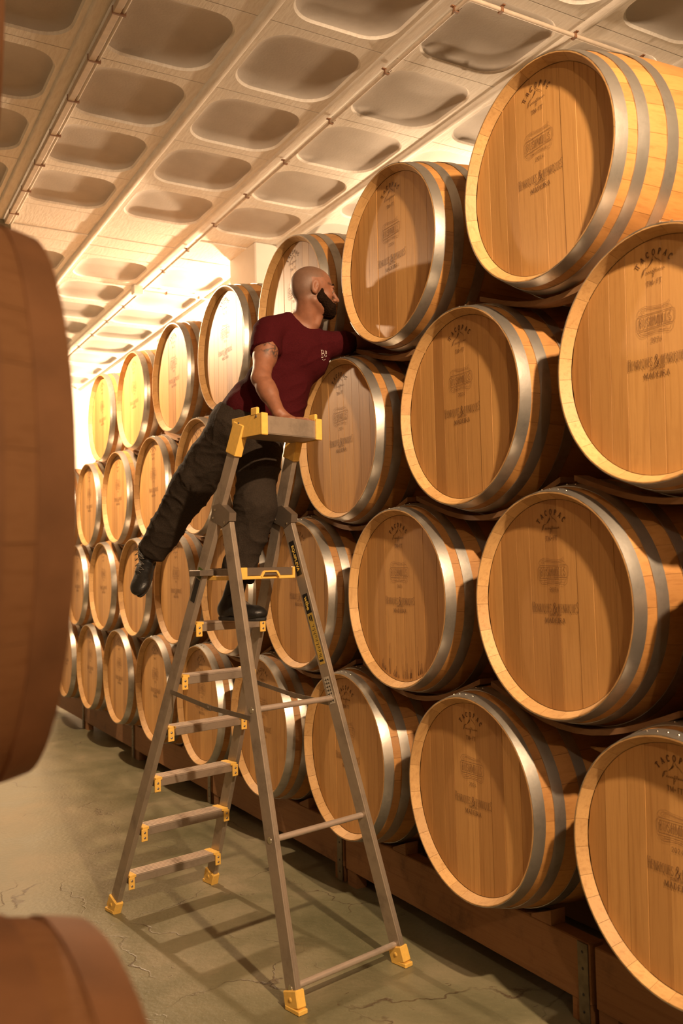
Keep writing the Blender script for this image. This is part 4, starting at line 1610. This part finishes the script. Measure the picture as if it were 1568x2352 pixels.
SK = (0.26, 0.110, 0.060)
def skin_tint(p):
    q = p-HO
    a, b_, s = q.dot(fwd), q.dot(upv), q.dot(sid)
    c_ = Vector(SK)
    if q.length < 0.2:
        # shaved hair shadow
        line = 0.058-0.55*max(0, b_-0.05)
        sc = 1/(1+math.exp((a-0.045+0.3*max(0, 0.03-b_))*90)) * (1/(1+math.exp(-(b_+0.055)*70)))
        if abs(s) > 0.068 and -0.04 < b_ < 0.045 and a > -0.02:
            sc *= 0.1
        c_ = c_.lerp(Vector((0.15, 0.085, 0.055)), min(1, sc)*0.95)
        if a > 0.098 and -0.098 < b_ < -0.068 and abs(s) < 0.025:
            c_ = Vector((0.42, 0.15, 0.11))
        br = math.exp(-((b_-0.020)/0.006)**2)*(1 if a > 0.06 and abs(s) > 0.006 else 0)
        c_ = c_.lerp(Vector((0.05, 0.025, 0.015)), min(1, br)*0.85)
        return (*c_, 1)
    # tattoo on the upper right arm
    d = SHR-ELR
    t = (p-ELR).dot(d)/d.length_squared
    if 0.15 < t < 0.95 and (p-(ELR+d*t)).length < 0.12 and (p-NECK).length > 0.12:
        wgt = max(0, 1-abs(t-0.55)/0.22)
        n_ = noise.noise(p*34)+0.5*noise.noise(p*80)
        line = max(0, 1-abs(n_)*5.0)
        side = 1/(1+math.exp(-((p-(ELR+d*t)).dot(RT)+0.01)*120))
        c_ = c_.lerp(Vector((0.045, 0.035, 0.028)), min(1, line*1.5*min(1, wgt*2.5))*0.9*side)
    return (*c_, 1)


def to_man(o):
    o.parent = man
    o.matrix_parent_inverse = Matrix.Translation(-MO)
    return o


bod = to_man(skin_mesh('body', body, [M['skin']], None, 1, None, skin_tint))
for s in (-1, 1):
    b = MB()
    c_ = H(0.0885, -0.011, s*0.032)
    ax = (fwd*0.96+sid*s*0.2).normalized()
    b.dome(c_, 0.0125, ax, 1.0, 14)
    o = to_man(b.build('eye', M['eye']))
    b = MB()
    b.dome(c_+ax*0.0095, 0.0056, ax, 0.65, 12)
    i_ = b.build('iris', M['iris'])
    i_.parent = o

for s in (-1, 1):
    b = MB()
    b.tube([H(0.103, 0.013, s*0.010), H(0.1025, 0.019, s*0.022), H(0.098, 0.021, s*0.036), H(0.088, 0.016, s*0.050)], [0.003, 0.0045, 0.004, 0.002], 7)
    to_man(b.build('eyebrow', M['beard']))

# beard
bd = Field(np.array(HO)-0.2, np.array(HO)+0.2, 0.0035)
for s in (-1, 1):
    bd.cap(H(0.032, -0.012, s*0.066), H(0.026, -0.050, s*0.062), 0.007, 0.015, 0.012)
    bd.cap(H(0.028, -0.050, s*0.057), H(0.072, -0.094, s*0.034), 0.021, 0.026, 0.02)
    bd.cap(H(0.046, -0.052, s*0.054), H(0.082, -0.086, s*0.038), 0.014, 0.020, 0.02)
    bd.cap(H(0.112, -0.067, s*0.006), H(0.098, -0.082, s*0.030), 0.0065, 0.0100, 0.008)
    bd.cap(H(0.096, -0.084, s*0.028), H(0.084, -0.106, s*0.024), 0.013, 0.020, 0.012)
bd.cap(H(0.050, -0.102), H(0.086, -0.111), 0.033, 0.030, 0.02)
bd.ell(H(0.092, -0.104), HA, (0.025, 0.028, 0.032), 0.012)
bd.ell(H(0.119, -0.084), HA, (0.013, 0.0095, 0.016), 0.004, cut=True)
to_man(skin_mesh('beard', bd, [M['beard']], None, 1, lambda p, n: 0.0022*noise.noise(p*150)+0.0016*noise.noise(p*320)))

# shirt
sh = Field(lo, hi, 0.0055)
sh.cap(SHR, SHR+(ELR-SHR)*0.60, 0.072, 0.072, 0.03)
d = (ELR-SHR).normalized()
cp = SHR+(ELR-SHR)*0.46
sh.plane_cut(cp, (d+RT*0.12).normalized(), lo, hi)
torso(sh, 0.004)
sh.cap(SHR+(NECK-SHR)*0.15, at(665, 742, 4.43), 0.055, 0.045, 0.03)
sh.cap(SHL, SHL+(ELL_-SHL)*0.62, 0.064, 0.055, 0.03)
# hem bunched over the hip
sh.cap(at(560, 905, 4.44), at(532, 935, 4.44), 0.060, 0.052, 0.03)
sh.cap(at(565, 920, 4.50), at(545, 938, 4.50), 0.075, 0.070, 0.03)
# neckline: round at the back, V at the front
sh.cap(at(697, 718, 4.47), at(698, 694, 4.47), 0.052, 0.072, 0.004, cut=True)
vb = at(717, 748, 4.30)
fr_n = -dep
for q in range(7):
    t = q/6
    a_ = at(703, 708, 4.38)*(1-t)+at(717, 752, 4.38)*t
    sh.cap(a_+fr_n*0.14, a_+fr_n*-0.05, 0.056*(1-t)+0.004, 0.054*(1-t)+0.003, 0.003, cut=True)
# end the shirt at the hem
hp, hn_ = at(540, 962, 4.42), -(UP*0.93+RT*0.36).normalized()
sh.plane_cut(hp, hn_, lo, hi)


def folds(p, n):
    q = p-CH
    u_, v_ = q.dot(lat), q.dot(tup)
    a = noise.noise((u_*7+v_*9, v_*5-u_*8, q.dot(dep)*5))
    r_ = (1-abs(noise.noise((u_*9-v_*13, (u_+v_)*4, 3.3))))**5
    return 0.006*a+0.006*r_+0.001*noise.noise(p*60)


shirt = to_man(skin_mesh('shirt', sh, [M['shirt']], None, 2, folds))
# H&H chest print, laid on the cloth
lg = MB()
lc = at(744, 815, 4.33)
tree = None
dg = bpy.context.evaluated_depsgraph_get()
from mathutils.bvhtree import BVHTree
bv = BVHTree.FromPolygons([v.co for v in shirt.data.vertices], [p.vertices for p in shirt.data.polygons])
def onshirt(px, py):
    o = at(px, py, 3.6)
    h = bv.ray_cast(o, (o-CAM).normalized())
    return h[0]-(o-CAM).normalized()*0.0018 if h[0] is not None else None
for pts, w_ in (([(738.5, 804), (739.5, 821)], 1.0), ([(743, 805), (743.5, 820)], 0.8), ([(739, 812), (743.3, 812.5)], 0.7), ([(737, 804), (741, 804.4)], .6), ([(737.5, 821.5), (741.5, 821.5)], .6),
                ([(746.5, 805), (747, 820)], 0.8), ([(749.5, 806), (749.5, 819)], 0.7), ([(747, 812.5), (749.5, 813)], .6), ([(743.5, 812), (745.5, 815), (744, 818), (746.5, 816)], .5),
                ([(740, 825), (743, 828), (747, 825)], .5)):
    pp = []
    for a_, b_ in pts:
        q = onshirt(a_, b_)
        if q is not None:
            pp.append(q)
    if len(pp) > 1:
        lg.tube(pp, w_*0.0014, 5)
to_man(lg.build('chest_print', M['white'], label='small white H&H monogram'))

# trousers
HIPR, KNR, ANR = at(528, 985, 4.44), at(446, 1110, 4.58), at(352, 1262, 4.72)
HIPL, KNL, ANL = at(596, 1000, 4.40), at(586, 1165, 4.26), at(547, 1318, 4.27)
pts = [HIPR, KNR, ANR, HIPL, KNL, ANL]
tl_ = np.minimum.reduce([np.array(p) for p in pts])-0.2
th_ = np.maximum.reduce([np.array(p) for p in pts])+0.2
tro = Field(tl_, th_, 0.0065)
tro.ell(at(566, 975, 4.42), (lat, tup, dep), (0.155, 0.12, 0.118), 0.04)
tro.ell(at(535, 965, 4.47), (lat, tup, dep), (0.10, 0.10, 0.10), 0.04)
tro.cap(HIPR, KNR, 0.112, 0.098, 0.05)
tro.cap(KNR, ANR, 0.098, 0.074, 0.04)
tro.cap(HIPL, KNL, 0.112, 0.090, 0.05)
tro.cap(KNL, ANL, 0.090, 0.074, 0.04)
tro.cap(at(455, 1065, 4.50), at(440, 1100, 4.50), 0.050, 0.050, 0.015)   # cargo pocket
tro.plane_cut(ANR+(ANR-KNR).normalized()*0.02, (ANR-KNR).normalized(), np.array(ANR)-0.16, np.array(ANR)+0.16)
tro.plane_cut(ANL+(ANL-KNL).normalized()*0.02, (ANL-KNL).normalized(), np.array(ANL)-0.14, np.array(ANL)+0.14)
tro.plane_cut(at(540, 936, 4.42), (UP*0.95+RT*0.30).normalized(), tl_, th_)


def tfold(p, n):
    q = p
    u_, v_ = q.dot(RT), q.dot(UP)
    a = noise.noise((u_*6+v_*3, q.y*5, v_*6-u_*3))
    r_ = (1-abs(noise.noise((u_*5-v_*8, 2.0, v_*6+u_*10))))**6
    r2 = (1-abs(noise.noise((u_*9+v_*5, 7.0, v_*13-u_*3))))**8
    return 0.011*a+0.006*r_+0.004*r2+0.0012*noise.noise(q*45)


trs = to_man(skin_mesh('trousers', tro, [M['trouser']], None, 2, tfold))
# pocket flap
b = MB()
pf_ = [at(430, 1050, 4.475), at(478, 1060, 4.455), at(470, 1078, 4.45), at(424, 1068, 4.47)]
b.add(pf_+[p+FW*0.012 for p in pf_], [(0, 3, 2, 1), (4, 5, 6, 7), (0, 1, 5, 4), (1, 2, 6, 5), (2, 3, 7, 6), (3, 0, 4, 7)])
to_man(b.build('pocket_flap', M['trouser']))

# shoes
def shoe(ankle, heel, toe, upn, nm):
    ax_ = (toe-heel).normalized()
    upn = (upn-ax_*upn.dot(ax_)).normalized()
    sd = ax_.cross(upn)
    L_ = (toe-heel).length
    fl = Field(np.minimum.reduce([np.array(q) for q in (ankle, heel, toe)])-0.14, np.maximum.reduce([np.array(q) for q in (ankle, heel, toe)])+0.14, 0.0055)
    AX = (ax_, sd, upn)
    fl.ell(heel+ax_*0.045+upn*0.045, AX, (0.050, 0.036, 0.042), 0.02)
    fl.ell(heel+ax_*L_*0.55+upn*0.038, AX, (0.10, 0.045, 0.036), 0.03)
    fl.ell(toe-ax_*0.058+upn*0.034, AX, (0.066, 0.054, 0.034), 0.02)
    fl.cap(heel+ax_*0.055+upn*0.06, ankle, 0.042, 0.044, 0.03)
    fl.cap(heel+ax_*0.10+upn*0.075, ankle+ax_*0.012, 0.030, 0.034, 0.02)
    lo_, hi_ = fl.lo, fl.lo+fl.n*fl.res
    fl.plane_cut(heel+upn*0.010, -upn, lo_, hi_)
    fl.plane_cut(ankle+upn*0.03, upn, lo_, hi_)
    up_o = to_man(skin_mesh(nm, fl, [M['shoe']], None, 1))
    b = MB()
    n = 20
    out = []
    for k in range(n):
        a = 2*PI*k/n
        c_, s_ = math.cos(a), math.sin(a)
        w_ = 0.040+0.015*max(0, c_)*1.0-0.004*(c_ > -0.3 and c_ < 0.2)
        out.append((c_*(L_/2+0.006), s_*w_))
    mid = (heel+toe)/2
    vs = [mid+ax_*p+sd*q+upn*h for h in (0.0, 0.006, 0.016) for p, q in [(u*(0.97 if h == 0 else 1), v*(0.95 if h == 0 else 1)) for u, v in out]]
    fs = [list(range(n))[::-1], [2*n+k for k in range(n)]]+[[r*n+k, r*n+(k+1) % n, (r+1)*n+(k+1) % n, (r+1)*n+k] for r in (0, 1) for k in range(n)]
    b.add(vs, fs)
    o = b.build('sole', M['sole'])
    o.parent = up_o
    b = MB()
    for k in range(5):
        t = 0.36+0.055*k
        c_ = heel+ax_*L_*(0.72-0.085*k)+upn*(0.068+0.012*k)
        b.tube([c_-sd*0.026-upn*0.012, c_+upn*0.003, c_+sd*0.026-upn*0.012], 0.0022, 5)
        b.tube([c_-sd*0.026-upn*0.012, c_-ax_*0.02+upn*0.010, c_-ax_*0.03+sd*0.026], 0.0020, 5)
    o = b.build('laces', M['lace'])
    o.parent = up_o
    return up_o


def onz(px, py, z):
    d = at(px, py, 1.0)-CAM
    return CAM+d*((z-CAM.z)/d.z)


ZS = 0.187+0.2435*5+0.004
hl, te = at(505, 1399, 4.24), at(606, 1413, 4.08)
hl.z = te.z = ZS
shoe(ANL-Vector((0, 0, 0.01)), hl, te, Vector((0, 0, 1)), 'shoe')
tR, hR = at(324, 1372, 4.60), at(352, 1262, 4.80)
shoe(ANR+(ANR-KNR).normalized()*0.03, hR+FW*0.03, tR, (-FW*0.9-RT*0.35+UP*0.3).normalized(), 'shoe')
bpy.context.view_layer.update()
